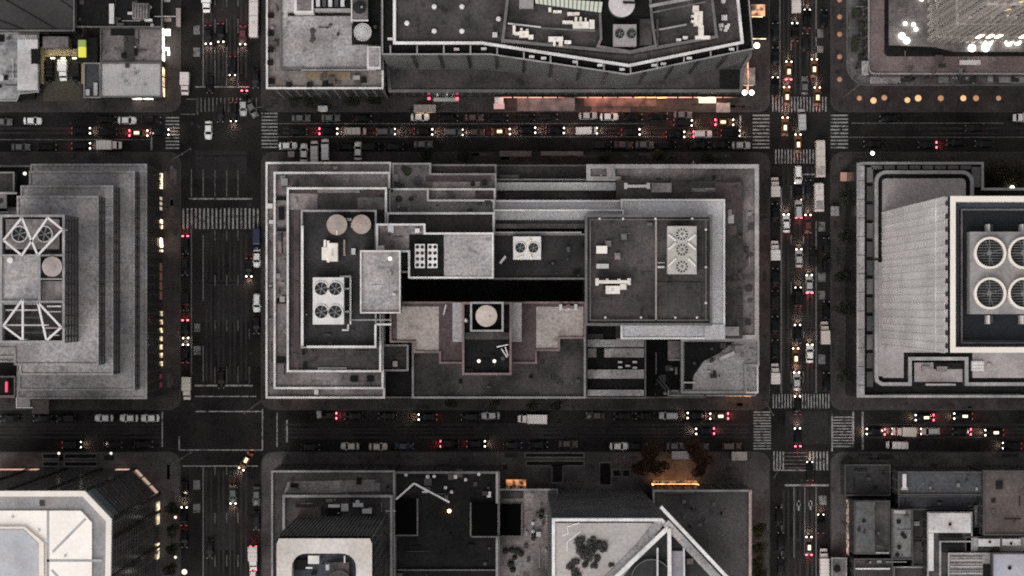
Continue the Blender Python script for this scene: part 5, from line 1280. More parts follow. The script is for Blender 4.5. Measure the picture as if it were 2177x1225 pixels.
def lights(t, xf, xb, w, z, head, tail, big=1.0):
    def spot(name, x, rot, col, power, ang):
        d = bpy.data.lights.get(name) or bpy.data.lights.new(name, 'SPOT')
        d.energy = power; d.color = col; d.spot_size = rad(ang); d.spot_blend = 1.0; d.shadow_soft_size = .25
        o = bpy.data.objects.new(name, d); C.objects.link(o); o.parent = t
        o.location = (x, 0, z + .1); o.rotation_euler = rot
    if head: spot("headlight_beam", xf + .15, (0, rad(-66), 0), (1.0, .72, .55), 300, 120)
    if tail == 'on' or head: spot("tail_light_glow" if tail == 'on' else "tail_lamp_glow", xb - .15, (0, rad(60), 0), (1.0, .16, .12), 130 if tail == 'on' else 40, 130)
    for s in (-1, 1):
        MB().ball((xf - .12, s * w, z), .23 * big, .21 * big, .14, 8, 5).build("headlight", head_on if head else lens, t, True)
        MB().box(xb - .05, xb + (.24 if tail == 'on' else .14), s * w - .24, s * w + .24, z + .02, z + .26).build("tail_light", tail_on if tail == 'on' else (tail_dim if head else lens_r), t)

def car(kind, color, head, tail):
    p = PAL[color]
    nm = {"sedan": "sedan", "suv": "sport_utility_car", "taxi": "taxi"}[kind]
    t = thing(nm, "car", "car")
    if kind == "suv":
        S = [(-2.4, .78, .86), (-2.3, .93, 1.0), (-1.2, .97, 1.06), (.2, .97, 1.06), (1.2, .96, 1.04), (2.1, .90, .94), (2.4, .74, .78)]
        hb, bx0, bx1, tx0, tx1, zt_, wb, wt_ = 1.02, -2.22, 1.15, -2.0, .42, 1.72, .90, .76
    else:
        S = [(-2.38, .74, .76), (-2.25, .90, .88), (-1.3, .95, .95), (0, .96, .97), (1.0, .95, .95), (2.0, .88, .84), (2.38, .70, .68)]
        hb, bx0, bx1, tx0, tx1, zt_, wb, wt_ = .92, -1.75, 1.12, -1.10, .30, 1.45, .87, .70
    MB().loft([sec(x, w, z, .24) for x, w, z in S]).build("body", p, t, True)
    b = MB().add([(bx0, -wb, hb), (bx1, -wb, hb), (bx1, wb, hb), (bx0, wb, hb), (tx0, -wt_, zt_), (tx1, -wt_, zt_), (tx1, wt_, zt_), (tx0, wt_, zt_)],
                 [(0, 1, 5, 4), (1, 2, 6, 5), (2, 3, 7, 6), (3, 0, 4, 7), (4, 5, 6, 7)])
    b.build("window_glass", glass_dk, t)
    e = .03
    MB().add([(tx0 - .1, -wt_ - e, zt_ - .03), (tx1 + .1, -wt_ - e, zt_ - .03), (tx1 + .1, wt_ + e, zt_ - .03), (tx0 - .1, wt_ + e, zt_ - .03),
              (tx0, -wt_ + .06, zt_ + .05), (tx1, -wt_ + .06, zt_ + .05), (tx1, wt_ - .06, zt_ + .05), (tx0, wt_ - .06, zt_ + .05)],
             [(0, 1, 5, 4), (1, 2, 6, 5), (2, 3, 7, 6), (3, 0, 4, 7), (4, 5, 6, 7)]).build("car_roof", p, t)
    for s in (-1, 1):
        MB().beam((tx1 + .05, s * wt_, zt_), (bx1 + .02, s * wb, hb + .03), .09, .05).build("windscreen_pillar", p, t)
        MB().box(.78, .95, s * 1.0 - .09, s * 1.0 + .09, .98, 1.12).build("mirror", p, t)
    MB().box(2.28, 2.45, -.7, .7, .3, .5).build("bumper", bumper_m, t); MB().box(-2.45, -2.28, -.72, .72, .32, .52).build("bumper", bumper_m, t)
    if kind == "suv":
        for s in (-1, 1): MB().box(-1.8, .3, s * .68 - .03, s * .68 + .03, 1.80, 1.86).build("roof_rail", steel_dk, t)
    if kind == "taxi":
        MB().box(-.95, .25, -.30, .30, zt_ + .05, zt_ + .34).build("roof_sign", taxi_on if head else steel_wt, t)
    wheels(t, (-1.45, 1.45), .93)
    lights(t, S[-1][0], S[0][0], .64, .72, head, tail)
    return t

def van(color, head, tail):
    p = PAL[color]
    t = thing("van", "van", "van")
    MB().loft([sec(x, w, z, .28) for x, w, z in ((-2.75, .92, 1.9), (-2.68, 1.0, 2.25), (1.0, 1.0, 2.28), (1.35, .99, 2.1))]).build("body", p, t)
    MB().loft([sec(x, w, z, .28) for x, w, z in ((1.35, .99, 1.15), (2.3, .94, 1.02), (2.75, .78, .85))]).build("bonnet", p, t, True)
    MB().add([(1.34, -.92, 1.3), (2.0, -.86, 1.08), (2.0, .86, 1.08), (1.34, .92, 1.3), (1.36, -.8, 2.08), (1.36, .8, 2.08)], [(1, 2, 5, 4), (0, 1, 4), (2, 3, 5)]).build("windscreen", glass_dk, t)
    for s in (-1, 1):
        MB().box(1.2, 1.4, s * 1.08 - .1, s * 1.08 + .1, 1.3, 1.6).build("mirror", bumper_m, t)
    for x in (-2.2, -1.0, .2): MB().box(x - .03, x + .03, -.8, .8, 2.26, 2.31).build("roof_bar", steel_dk if color != "white" else steel, t)
    wheels(t, (-1.7, 1.75), .98, .37)
    lights(t, 2.75, -2.75, .66, .78, head, tail)
    return t

def truck(color, L, head, tail):
    p = PAL[color]
    t = thing("box_truck", "box truck", "truck")
    h = L / 2
    MB().box(-h, h - 2.35, -1.15, 1.15, .95, 3.2).build("cargo_box", p, t)
    k = MB()
    q = -h + .5
    while q < h - 2.5: k.box(q - .03, q + .03, -1.16, 1.16, 3.2, 3.24); q += 1.0
    k.build("roof_ribs", steel, t)
    MB().box(-h + .1, h - .6, -.5, .5, .55, .9).build("chassis", bumper_m, t)
    MB().loft([sec(x, w, z, .5) for x, w, z in ((h - 2.2, 1.02, 2.25), (h - 1.15, 1.02, 2.2), (h - .75, 1.0, 1.45), (h, .9, 1.25))]).build("cab", p, t)
    MB().add([(h - 1.13, -.86, 2.21), (h - .72, -.86, 1.50), (h - .72, .86, 1.50), (h - 1.13, .86, 2.21)], [(0, 1, 2, 3)]).build("windscreen", glass_dk, t)
    for s in (-1, 1): MB().box(h - 1.2, h - 1.0, s * 1.2 - .1, s * 1.2 + .1, 1.3, 1.8).build("mirror", bumper_m, t)
    wheels(t, (-h + 1.3, h - 1.1), 1.08, .45, .3)
    lights(t, h, -h, .7, .9, head, tail)
    return t

def bus(color, L, head, tail):
    p = PAL[color]
    t = thing("bus", "bus", "bus")
    h = L / 2
    MB().loft([sec(x, w, z, .35) for x, w, z in ((-h, 1.2, 2.9), (-h + .15, 1.28, 3.05), (h - .4, 1.28, 3.05), (h, 1.15, 2.8))]).build("body", p, t)
    MB().box(-h + .6, h - .8, -1.30, 1.30, 1.5, 2.4).build("window_strip", glass_dk, t)
    MB().add([(h + .01, -1.0, 1.3), (h + .01, 1.0, 1.3), (h - .02, 1.0, 2.6), (h - .02, -1.0, 2.6)], [(0, 1, 2, 3)]).build("windscreen", glass_dk, t)
    MB().box(-h + .5, -h + 2.6, -.9, .9, 3.05, 3.3).build("air_conditioner", roof_lt, t)
    for x in (-1.2, 2.4): MB().box(x - .4, x + .4, -.35, .35, 3.05, 3.13).build("roof_hatch", steel, t)
    MB().box(.5, .62, -1.1, 1.1, 3.05, 3.09).build("roof_seam", coping_gy, t); MB().box(-3.0, -2.9, -1.1, 1.1, 3.05, 3.09).build("roof_seam", coping_gy, t)
    wheels(t, (-h + 2.6, h - 2.4), 1.2, .48, .3)
    lights(t, h, -h, .95, .8, head, tail)
    return t

PROTO = {}
def vehicle(kind, color, head, tail, L=0):
    key = (kind, color, head, tail, L)
    mk = key not in PROTO
    if mk:
        PROTO[key] = [car(kind, color, head, tail) if kind in ("sedan", "suv", "taxi") else van(color, head, tail) if kind == "van" else
                      truck(color, L or 7.0, head, tail) if kind == "truck" else bus(color, L or 12.0, head, tail), False]
    r = PROTO[key]
    if not r[1]:
        r[1] = True
        return r[0]
    return dup(r[0], (0, 0, 0), 0)

VEH = []      # (px, py, kind, colour, heading in degrees (0 right, 90 up), headlights on, 'on' if braking, place, length)
def v(place, hd, rows):
    for q in rows:
        px_, py_, kind, col = q[:4]
        fl = q[4] if len(q) > 4 else ""
        VEH.append([px_, py_, kind, col, hd + (q[6] if len(q) > 6 else 0), "h" in fl, "on" if "t" in fl else "", place, q[5] if len(q) > 5 else 0])
E_, N_, W_, S_ = 0, 90, 180, 270
P1 = "driving along the upper street"
v(P1, E_, [(172, 278, "sedan", "black", "h"), (172, 310, "sedan", "black", "h"), (228, 281, "suv", "black"), (294, 283, "taxi", "yellow", "ht"), (339, 281, "sedan", "dark", "h"),
    (232, 309, "truck", "beige", "", 6.2), (633, 280, "sedan", "dark"), (698, 279, "sedan", "black", "ht"), (755, 279, "van", "tan"), (820, 280, "suv", "grey", "h"), (900, 280, "sedan", "black", "h"),
    (964, 281, "suv", "grey", "h"), (1011, 281, "sedan", "brown"), (1065, 280, "taxi", "yellow", "h"), (1119, 277, "sedan", "black", "h"), (1180, 277, "sedan", "black", "h"), (1247, 278, "van", "white", "h"),
    (1341, 281, "sedan", "dark", "h"), (1436, 286, "sedan", "black", "h"), (1494, 285, "suv", "white", "t"), (1553, 283, "suv", "black", "h"), (1452, 261, "sedan", "dark", "h"), (1540, 260, "taxi", "yellow", "ht")])
v("at the upper street's top kerb", E_, [(6, 259, "sedan", "grey"), (69, 257, "sedan", "white"), (226, 254, "sedan", "black"), (270, 256, "sedan", "white"), (322, 255, "sedan", "dark"), (640, 251, "sedan", "grey"), (703, 251, "sedan", "grey"),
    (770, 252, "sedan", "black"), (893, 249, "sedan", "white"), (954, 251, "sedan", "black"), (1008, 250, "sedan", "brown"), (1060, 251, "sedan", "black"), (1116, 250, "suv", "black"), (1166, 249, "sedan", "dark"), (1250, 246, "sedan", "silver"), (1295, 248, "sedan", "white"), (1346, 249, "sedan", "black"), (1452, 244, "sedan", "grey"), (1400, 247, "sedan", "black")])
v("at the upper street's bottom kerb", E_, [(44, 313, "sedan", "grey"), (100, 313, "sedan", "black"), (612, 310, "sedan", "white"), (738, 312, "sedan", "black"), (786, 312, "suv", "black"), (838, 312, "sedan", "dark"), (900, 307, "sedan", "grey"),
    (1280, 308, "suv", "dark"), (1326, 308, "sedan", "brown"), (1371, 308, "sedan", "grey"), (1416, 308, "suv", "black"), (1488, 308, "sedan", "black"), (1531, 308, "sedan", "black"), (1576, 309, "sedan", "silver")])
v("parked nose in beside the terraced tower", N_, [(646, 325, "sedan", "white"), (668, 322, "van", "beige"), (691, 318, "van", "white"), (761, 321, "sedan", "white")])
v("on the left avenue's top stretch", S_, [(439, 2, "truck", "white", "", 5.8), (540, 30, "bus", "beige"), (442, 74, "sedan", "dark", "h"), (469, 70, "sedan", "black", "h"), (516, 75, "sedan", "red", "h"), (494, 140, "suv", "black", "h"), (446, 178, "suv", "black"),
    (393, 178, "truck", "beige", "", 5.6), (543, 168, "sedan", "dark"), (519, 212, "sedan", "black", "t"), (468, 240, "sedan", "dark"), (496, 238, "suv", "black", "h")])
v("waiting on the left crossroads", S_, [(443, 277, "sedan", "white"), (517, 227, "sedan", "silver"), (535, 231, "sedan", "grey", "", 0, 28)])
v("on the left avenue's middle stretch", S_, [(545, 509, "van", "navy"), (546, 549, "sedan", "white"), (529, 569, "sedan", "black", "h"), (546, 644, "suv", "white"), (545, 690, "sedan", "black"), (394, 700, "sedan", "black", "ht"), (394, 521, "sedan", "black", "t"), (397, 826, "truck", "tan", "", 5.8),
    (470, 806, "sedan", "black"), (393, 566, "sedan", "dark"), (394, 752, "sedan", "black", "h", 0, 180), (395, 640, "suv", "black")])
v("on the left avenue's bottom stretch", S_, [(495, 1052, "sedan", "green", "h"), (545, 1055, "sedan", "grey"), (393, 1040, "suv", "black"), (391, 1098, "sedan", "black", "h", 0, 180), (392, 1145, "sedan", "black"), (538, 1187, "truck", "beige", "t", 6.0), (538, 1232, "suv", "beige", "t"), (545, 1108, "sedan", "dark"),
    (522, 981, "taxi", "yellow", "h", 0, -28), (446, 1168, "sedan", "dark")])
v("at the lower street's top kerb", W_, [(221, 889, "sedan", "white"), (274, 889, "sedan", "white"), (319, 889, "sedan", "white"), (696, 884, "sedan", "dark", "t"), (824, 885, "sedan", "black"), (752, 885, "sedan", "black"), (909, 887, "sedan", "black", "h"), (1000, 887, "sedan", "dark"),
    (1043, 884, "sedan", "silver"), (1132, 891, "truck", "beige", "", 7.4), (1266, 884, "sedan", "brown"), (1325, 885, "sedan", "black"), (1371, 885, "sedan", "black"), (1421, 884, "suv", "silver"), (1481, 884, "sedan", "black", "h"), (1529, 885, "taxi", "brown", "ht"), (20, 890, "sedan", "dark"), (90, 890, "sedan", "black"), (140, 890, "suv", "black")])
v("driving along the lower street", W_, [(1499, 917, "sedan", "black", "ht"), (1966, 888, "taxi", "black", "ht"), (2048, 885, "taxi", "black", "h"), (1862, 918, "sedan", "black", "ht"), (1922, 918, "truck", "tan", "h", 5.8), (1978, 917, "suv", "silver", "h"), (2045, 918, "sedan", "black", "t"), (2114, 920, "taxi", "black", "h"), (2152, 948, "suv", "black", "h")])
v("at the lower street's bottom kerb", E_, [(152, 946, "suv", "black", "h"), (305, 945, "sedan", "black"), (660, 951, "sedan", "black"), (744, 949, "sedan", "tan", "", 0, 180), (804, 950, "sedan", "tan"), (860, 949, "sedan", "navy"), (956, 944, "suv", "black", "t"), (1012, 944, "sedan", "black", "h"), (1145, 946, "sedan", "black"), (1090, 947, "sedan", "dark"),
    (1208, 944, "sedan", "brown"), (1316, 949, "sedan", "white"), (1356, 949, "sedan", "dark"), (1437, 949, "sedan", "grey"), (1487, 950, "sedan", "brown"), (1556, 949, "suv", "brown", ""), (1908, 947, "van", "beige", "", 0, 180), (240, 946, "sedan", "dark")])
v("on the upper street beyond the right avenue", W_, [(1972, 308, "sedan", "dark", "t"), (2032, 303, "sedan", "black"), (2092, 306, "sedan", "dark"), (2180, 250, "truck", "white", "", 6.0), (1890, 252, "sedan", "black"), (2072, 272, "sedan", "dark"), (1856, 306, "sedan", "black")])
v("on the right avenue's top stretch", N_, [(1692, 5, "truck", "beige", "", 5.4), (1690, 68, "sedan", "black", "h"), (1716, 40, "suv", "black", "h"), (1677, 150, "taxi", "yellow", "ht"), (1731, 145, "taxi", "yellow", "h"), (1673, 204, "taxi", "yellow", "h"), (1738, 205, "taxi", "yellow", "h"), (1711, 182, "sedan", "grey"), (1648, 184, "suv", "black", "h"), (1712, 90, "sedan", "dark"), (1649, 120, "sedan", "black"), (1649, 68, "sedan", "dark"), (1752, 40, "sedan", "black")])
v("crossing the right crossroads", N_, [(1706, 254, "van", "silver"), (1669, 269, "taxi", "yellow", "h"), (1697, 305, "taxi", "yellow", "h"), (1744, 338, "bus", "tan", "", 9.4), (1696, 930, "sedan", "black", "ht"), (1722, 1002, "suv", "black", "h"), (1696, 862, "sedan", "black", "h")])
v("on the right avenue's middle stretch", N_, [(1741, 420, "bus", "beige", "", 7.2), (1697, 372, "suv", "white", "", 0, 180), (1696, 408, "sedan", "black", "h"), (1698, 444, "suv", "silver", "ht"), (1719, 402, "sedan", "dark"), (1672, 475, "sedan", "white", "h"), (1718, 476, "sedan", "red", "h"), (1699, 549, "sedan", "silver", "h"), (1721, 604, "sedan", "silver", "ht"), (1697, 631, "suv", "black", "h"), (1696, 710, "sedan", "black", "h"), (1722, 752, "sedan", "white", "h"), (1692, 760, "taxi", "yellow", "h"), (1694, 811, "sedan", "silver", "h"), (1729, 548, "suv", "dark")])
v("at the right avenue's left kerb", N_, [(1648, 398, "truck", "beige", "", 5.0), (1648, 452, "sedan", "black"), (1648, 533, "truck", "white", "", 5.0), (1649, 590, "sedan", "black"), (1648, 638, "suv", "dark"), (1648, 692, "sedan", "black"), (1648, 742, "sedan", "dark"), (1648, 795, "truck", "beige", "", 5.2)])
v("at the right avenue's right kerb", N_, [(1754, 708, "truck", "tan", "", 5.8), (1757, 660, "sedan", "black"), (1757, 560, "suv", "black"), (1757, 525, "sedan", "dark"), (1757, 812, "sedan", "black")])
v("on the right avenue's bottom stretch", N_, [(1720, 1161, "taxi", "brown", "ht"), (1745, 1114, "suv", "black", "h"), (1752, 1203, "truck", "beige", "", 8.6), (1660, 1152, "sedan", "black"), (1660, 1205, "sedan", "dark"), (1656, 1098, "sedan", "black")])

WORD = {"sedan": "car", "suv": "tall car", "taxi": "taxi", "van": "van", "truck": "box truck", "bus": "bus"}
CW = {"dark": "charcoal", "yellow": "orange yellow", "tan": "tan", "navy": "navy blue", "green": "dull green", "red": "dark red"}
ORD = ["first", "second", "third", "fourth", "fifth", "sixth", "seventh", "eighth", "ninth", "tenth", "eleventh", "twelfth"]
def base_label(q):
    s = f"{CW.get(q[3], q[3])} {WORD[q[2]]}"
    if q[5] and q[6]: s += " with all lights on"
    elif q[5]: s += " with headlights on"
    elif q[6]: s += " with brake lights on"
    return s
fam = {}
for q in VEH: fam.setdefault((base_label(q), q[7]), []).append(q)
rv = random.Random(11)
for q in VEH:
    px_, py_, kind, col, hd, hl, tl, place, L_ = q
    key = (base_label(q), place)
    lab = f"{key[0]} {place}"
    f_ = fam[key]
    if len(f_) > 1:
        horiz = "street" in place and "avenue" not in place or "nose in" in place
        order = sorted(f_, key=lambda k: k[0] if horiz else k[1])
        i = [id(k) for k in order].index(id(q))
        lab += f", {ORD[i]} from {'left' if horiz else 'top'}" if i < len(order) - 1 or len(order) < 3 else f", last {'rightward' if horiz else 'downward'}"
    zc = 1.4 if kind in ("sedan", "suv", "taxi") else 2.6
    x, y, _ = W(px_, py_, zc * .7)
    o = vehicle(kind, col, hl, tl, L_)
    o.location = (x, y, .012)
    if kind in ("sedan", "van") and "nose in" in place: o.location.z = KERB
    o.rotation_euler = (0, 0, rad(hd + rv.uniform(-1.6, 1.6)))
    o["label"] = lab
    o["group"] = {"sedan": "cars in the streets", "suv": "cars in the streets", "taxi": "taxis in the streets", "van": "vans in the streets", "truck": "box trucks in the streets", "bus": "buses in the streets"}[kind]
# the three vehicles of the lit yard
for px_, py_, kind, col, lab in ((134, 150, "truck", "white", "white box truck glowing under the lamps of the yellowish yard"), (105, 152, "van", "black", "dark van parked in the yellowish yard, on the truck's left"), (161, 152, "van", "dark", "dark van parked in the yellowish yard, on the truck's right")):
    o = vehicle(kind, col, False, "", 5.2 if kind == "truck" else 0)
    x, y, _ = W(px_, py_, 1.8)
    o.location = (x, y, .2); o.rotation_euler = (0, 0, rad(270)); o["label"] = lab; o["group"] = "vehicles in the lit yard"
x, y, _ = W(443, 277, 1.5)

# ------------------------------------------------------------------ trees
def leaf_mesh(seed, r, n, squash=.75):
    q = random.Random(seed)
    b = MB()
    lobes = [(q.uniform(-.55, .55) * r, q.uniform(-.55, .55) * r, q.uniform(-.3, .45) * r, q.uniform(.4, .65) * r) for _ in range(8)]
    for _ in range(n):
        lx, ly, lz, lr = q.choice(lobes)
        d = Vector((q.gauss(0, 1), q.gauss(0, 1), q.gauss(0, 1))).normalized() * lr * q.uniform(.5, 1.0) ** .5
        c = Vector((lx, ly, lz)) + d
        c.z *= squash
        u = Vector((q.gauss(0, 1), q.gauss(0, 1), q.gauss(0, 1))).normalized(); w = u.orthogonal().normalized()
        s = q.uniform(.16, .34)
        b.add([c - u * s, c - w * s * .7, c + u * s, c + w * s * .7], [(0, 1, 2, 3)])
    return b
def make_tree(seed, r, mat, n):
    t = thing("street_tree", "tree", "tree")
    h = 4.2 + r * .7
    b = leaf_mesh(seed, r, n)
    b.v = [(x, y, z + h) for x, y, z in b.v]
    b.build("crown", mat, t)
    q = random.Random(seed)
    k = MB().tube((0, 0, 0), (0, 0, h - .3 * r), .17, 8, .09)
    for _ in range(5):
        a = q.uniform(0, 6.28)
        k.tube((0, 0, h * .6), (math.cos(a) * r * .6, math.sin(a) * r * .6, h + q.uniform(-.2, .4) * r), .07, 5, .025)
    k.build("trunk", bark, t)
    return t
TP = {}
def tree(px_, py_, r, mat, label, group, seed):
    key = (mat.name, seed % 2, r)
    if key not in TP: TP[key] = o = make_tree(seed, r, mat, int(420 * r))
    else: o = dup(TP[key], (0, 0, 0), 0)
    x, y, _ = W(px_, py_, 6)
    o.location = (x, y, .14); o.rotation_euler = (0, 0, seed * 1.3)
    o["label"] = label; o["group"] = group
for i, (a, b_, r) in enumerate(((1380, 968, 3.0), (1362, 990, 2.4), (1400, 994, 2.5), (1478, 952, 2.9), (1496, 974, 2.8), (1486, 998, 2.0))):
    tree(a, b_, r, leaf_or, ("rust brown autumn tree by the amber lit canopy, " + ("nearest the kerb on its left", "lower left of the canopy trio", "closest above the canopy on its left", "nearest the kerb on its right", "middle of the right hand trio", "closest above the canopy on its right")[i]), "autumn trees by the lit canopy", i)
for i, (a, b_, r) in enumerate(((2110, 372, 3.4), (2138, 388, 3.6), (2166, 366, 3.4), (2150, 404, 3.0), (2120, 405, 2.8))):
    tree(a, b_, r, M("leaf_brown", (.045, .036, .024), .8, .5, 1.2, .6, .5), "dark brownish tree in the garden beside the pale tower, " + ("first of the upper row", "middle of the garden", "last of the upper row", "last of the lower row", "first of the lower row")[i], "trees in the pale tower's garden", i)
rowi = 0
for i, (a, b_) in enumerate(((1795, 420), (1797, 500), (1796, 585), (1796, 660), (1795, 800))):
    tree(a, b_, 2.2, leaf_dk, f"dark street tree on the pavement west of the pale tower, {ORD[i]} from the top", "trees by the pale tower", i)
for i, (a, b_) in enumerate(((625, 216), (660, 214), (755, 212), (795, 214))):
    tree(a, b_, 2.0, leaf_dk, f"dark street tree below the terrace building, {ORD[i]} from the left", "trees below the terrace building", i)
for i, (a, b_) in enumerate(((365, 1130), (366, 1165), (364, 1210), (366, 1085))):
    tree(a, b_, 1.8, leaf_dk, f"dark street tree beside the chamfered tower, {('second', 'third', 'last', 'first')[i]} down the pavement", "trees by the chamfered tower", i)
for i, (a, b_) in enumerate(((1612, 1130), (1614, 1162), (1612, 1195), (1614, 1222))):
    tree(a, b_, 2.0, M("leaf_olive", (.05, .045, .018), .8, .5, 1.2, .6, .5), f"olive street tree beside the dark gravel annex, {ORD[i]} from the top", "trees by the gravel annex", i)
for i, (a, b_) in enumerate(((905, 332), (985, 330), (1290, 333), (1400, 334), (1500, 335))):
    tree(a, b_, 1.7, leaf_dk, f"small dark street tree on the pavement above the centre block, {ORD[i]} from the left", "trees above the centre block", i)
for i, (a, b_) in enumerate(((1050, 862), (1130, 862), (1185, 862), (960, 860))):
    tree(a, b_, 1.5, leaf_dk, f"small dark street tree below the maroon building, {('second', 'third', 'last', 'first')[i]} from the left", "trees below the maroon building", i)
def roof_bush(a, b_, r, z, seed):
    x, y, _ = W(a, b_, z)
    m = leaf_mesh(seed, r, int(260 * r), .6)
    m.v = [(p + x, q + y, s + z + r * .3) for p, q, s in m.v]
    m.build("terrace_bush", M("leaf_terrace", (.062, .062, .058), .8, .5, 1.2, .5, .5), b22)
for i, (a, b_, r) in enumerate(((1250, 1180, 1.9), (1238, 1164, 1.5), (1268, 1160, 1.4), (1282, 1162, 1.2), (1246, 1172, 1.6), (1258, 1150, 1.1), (1224, 1196, 1.0), (1212, 1203, .9), (1272, 1186, .8), (1245, 1200, .8), (1262, 1201, .8), (1222, 1217, 1.0), (1300, 1202, .6), (1232, 1150, 1.2), (1228, 1222, 1.0))):
    roof_bush(a, b_, r, zt22 - .5, i)

# ------------------------------------------------------------------ street furniture
def lamp(label, px_, py_, h, r, mat, group):
    x, y, _ = W(px_, py_, h)
    t = thing("street_lamp", label, "lamp", (x, y, KERB), group)
    MB().lathe(x, y, [(.16, KERB), (.12, .5), (.06, .6), (.05, h - r)], 8).build("pole", steel_dk, t)
    MB().ball((x, y, h), r, r, r * .8, 12, 8).build("globe", mat, t, True)
    MB().lathe(x, y, [(.12, h + r * .7), (.05, h + r * .95)], 8).build("cap", steel_dk, t)
globe_o = E("globe_amber", (1.0, .46, .22), .30)
globe_d = E("globe_dim_amber", (1.0, .42, .22), .2)
globe_b = E("globe_bright", (1.0, .60, .30), .6)
for i, (a, b_) in enumerate(((1785, 36), (1785, 73), (1785, 121), (1785, 169), (1785, 0))):
    lamp(f"amber globe lamp on the right avenue's plaza side, {('second', 'third', 'fourth', 'last', 'first')[i]} from the top", a, b_, 4.5, .66, globe_d, "globe lamps along the right avenue")
for i, (a, b_, m_, r) in enumerate(((1827, 209, globe_o, .8), (1857, 214, globe_b, 1.0), (1880, 208, globe_o, .9), (1929, 213, globe_b, .9), (1952, 209, globe_b, 1.05), (2000, 209, globe_o, .95), (2048, 209, globe_b, .95), (2075, 209, globe_o, .95), (2123, 209, globe_o, .8))):
    lamp(f"amber globe lamp in the row below the plaza, {ORD[i]} from the left", a, b_, 4.5, r * .8, m_, "globe lamps below the plaza")
for i, (a, b_) in enumerate(((1583, 197), (1598, 197))):
    lamp(f"very bright white lamp at the podium's end, the {'left' if i == 0 else 'right'} one of the pair", a, b_, 7, .66, E("globe_white", (1.0, .98, .86), 5), "white lamps at the podium's end")
lamp("white lamp with curved head east of the faceted tower", 1609, 97, 7, .75, E("globe_cream", (1.0, .97, .85), 6), None)
lamp("small white lamp among the dark trees of the pale tower's garden", 2152, 400, 9, .6, E("globe_small", (1.0, .92, .75), 9), None)
lamp("small white lamp on the corner pavement above the pale tower", 1855, 326, 6, .5, MATS["globe_small"], None)
for i, (a, b_) in enumerate(((373, 1100), (373, 1185), (392, 1216), (296, 1215))):
    lamp(("pale round lamp beside the chamfered tower, upper one", "pale round lamp beside the chamfered tower, lower one", "larger cream lamp at the bottom kerb of the left avenue", "dim round lamp right against the chamfered tower's lower wall")[i], a, b_, 6, (.36, .34, .7, .55)[i], (lamp_s, lamp_s, lamp_s, E("globe_dim", (.9, .9, .8), .5))[i], None)
for i, (a, b_) in enumerate(((125, 964), (236, 964))):
    lamp(f"small round lamp above the chamfered tower, {'by the dark gratings' if i == 0 else 'right of the dark gratings'}", a, b_, 5, .34, lamp_s, None)

def signal(label, px_, py_, ang, L_, hue):
    x, y, _ = W(px_, py_, 0)
    t = thing("traffic_light", label, "traffic light", (x, y, KERB), "traffic lights on mast arms")
    c_, s_ = math.cos(rad(ang)), math.sin(rad(ang))
    MB().tube((x, y, KERB), (x, y, 6.4), .13, 8, .1).build("pole", coping_dk, t)
    MB().tube((x, y, 6.2), (x + c_ * L_, y + s_ * L_, 6.5), .09, 8, .06).build("arm", coping_dk, t)
    for k in (.55, .98):
        q = MB().box(x + c_ * L_ * k - .18, x + c_ * L_ * k + .18, y + s_ * L_ * k - .18, y + s_ * L_ * k + .18, 5.4, 6.45).build("signal_head", PAINT("signal_housing", (.10, .085, .02), .5), t)
        MB().box(x + c_ * L_ * k - .14, x + c_ * L_ * k + .14, y + s_ * L_ * k - .24, y + s_ * L_ * k - .18, 6.1 if hue == "red" else 5.5, 6.4 if hue == "red" else 5.8).build("signal_lens", tail_dim if hue == "red" else E("signal_green", (.1, 1, .5), .12), q)
for args in (("traffic light with diagonal arm at the left crossroads' lower left corner", 373, 344, 32, 5.6, "green"), ("traffic light with diagonal arm above the lower left corner crosswalk", 371, 985, 32, 6.0, "red"), ("traffic light with diagonal arm beside the terraced tower's bottom corner", 562, 850, 215, 5.4, "red"),
             ("traffic light at the plaza corner of the right crossroads", 1795, 205, 40, 3.6, "red"), ("traffic light at the corner below the grey corner building", 1622, 852, 300, 4.0, "green"), ("traffic light by the top crosswalk below the prow tower block", 1640, 1012, 60, 4.6, "red"), ("traffic light at the terrace building's corner", 562, 232, 190, 4.4, "red")):
    signal(*args)

def kiosk(label, px_, py_, w, d, h, m, name="news_kiosk", cat="kiosk"):
    x, y, _ = W(px_, py_, h)
    t = thing(name, label, cat, (x, y, KERB))
    w, d = w / 8.3, d / 8.3
    MB().box(x - w / 2, x + w / 2, y - d / 2, y + d / 2, KERB, h - .15).build("booth", wall_md, t)
    MB().box(x - w / 2 - .15, x + w / 2 + .15, y - d / 2 - .15, y + d / 2 + .15, h - .15, h).build("kiosk_roof", m, t)
    MB().box(x - w / 2 + .2, x + w / 2 - .2, y - d / 2 - .06, y - d / 2 - .005, 1.0, 2.1).build("counter_window", shop_warm, t)
kiosk("narrow pinkish bus shelter roof beside the dark rooftop block", 379, 37, 7, 36, 2.6, M("shelter_pink", (.44, .36, .36), .8, .3), "bus_shelter", "bus shelter")
kiosk("small white roofed stall on the pavement above the traffic lane", 686, 231, 18, 9, 2.6, roof_wt)
kiosk("small pinkish stall beside the nose in parked cars", 619, 328, 11, 10, 2.5, roof_beige)
kiosk("grey square kiosk left of the rounded podium", 1775, 449, 15, 18, 2.6, roof_lt)
kiosk("orange lit kiosk at the corner above the rounded podium", 1794, 376, 12, 16, 2.6, E("kiosk_orange", (1.0, .5, .36), .2))
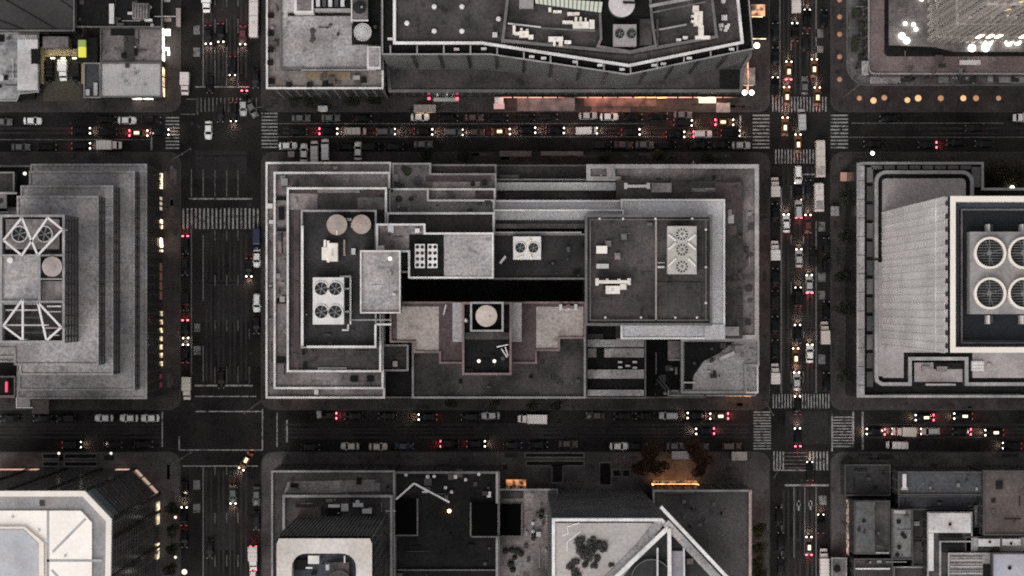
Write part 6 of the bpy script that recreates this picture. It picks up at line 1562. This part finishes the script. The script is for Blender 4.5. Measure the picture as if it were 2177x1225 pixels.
kiosk("grey roofed entrance pavilion beside the bright pair of lamps", 1592, 163, 24, 34, 3.2, M("pavilion_pink", (.30, .25, .23), .85, .5, .6, 1.0, .3), "entrance_pavilion", "pavilion")
kiosk("small white food cart by the pink lit pavement", 1061, 214, 16, 13, 2.6, roof_wt, "food_cart", "food cart")
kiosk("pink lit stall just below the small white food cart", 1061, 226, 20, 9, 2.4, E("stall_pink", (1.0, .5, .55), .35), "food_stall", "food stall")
kiosk("tan stall with pale roof on the lit pavement left of the white canopy", 903, 231, 44, 14, 2.6, roof_beige)
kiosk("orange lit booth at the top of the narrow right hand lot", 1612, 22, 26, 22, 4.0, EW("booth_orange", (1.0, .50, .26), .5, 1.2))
kiosk("black roofed shed under the orange lit booth", 1615, 60, 34, 40, 4, roof_bk, "storage_shed", "shed")
kiosk("pale pavilion roof in the pavement garden below the autumn trees", 1447, 968, 34, 14, 3.0, roof_wt, "garden_pavilion", "pavilion")
kiosk("pale round edged stall by the lower right crosswalk", 1572, 970, 30, 16, 2.8, roof_beige)
kiosk("small pale stall at the lower street's top kerb", 678, 881, 7, 12, 2.5, roof_lt)

def grating(label, boxes, z=.4, m=roof_bk):
    x, y, _ = W((boxes[0][0] + boxes[-1][2]) / 2, (boxes[0][1] + boxes[-1][3]) / 2)
    t = thing("planting_bed", label, "planting bed", (x, y, KERB))
    for q in boxes:
        MB().pxbox(*q, KERB - .1, z).build("bed", m, t)
        MB().pxbox(q[0] - 3, q[1] - 3, q[2] + 3, q[3] + 3, KERB - .12, z - .1).build("bed_kerb", coping_dk, t)
grating("pair of long dark planting strips above the chamfered tower", [(92, 966, 123, 974), (138, 966, 203, 974), (92, 983, 123, 990), (138, 983, 205, 990)])
grating("dark planting strips on the pavement above the prow tower", [(1118, 965, 1240, 971), (1120, 982, 1240, 989)])
grating("small dark planting squares by the lit pink stall above the prow tower", [(1304, 1000, 1318, 1012), (1325, 1000, 1338, 1012)])
grating("dark planting bed on the corner pavement by the black roofed building", [(1175, 990, 1195, 1025), (1276, 985, 1298, 1030)])
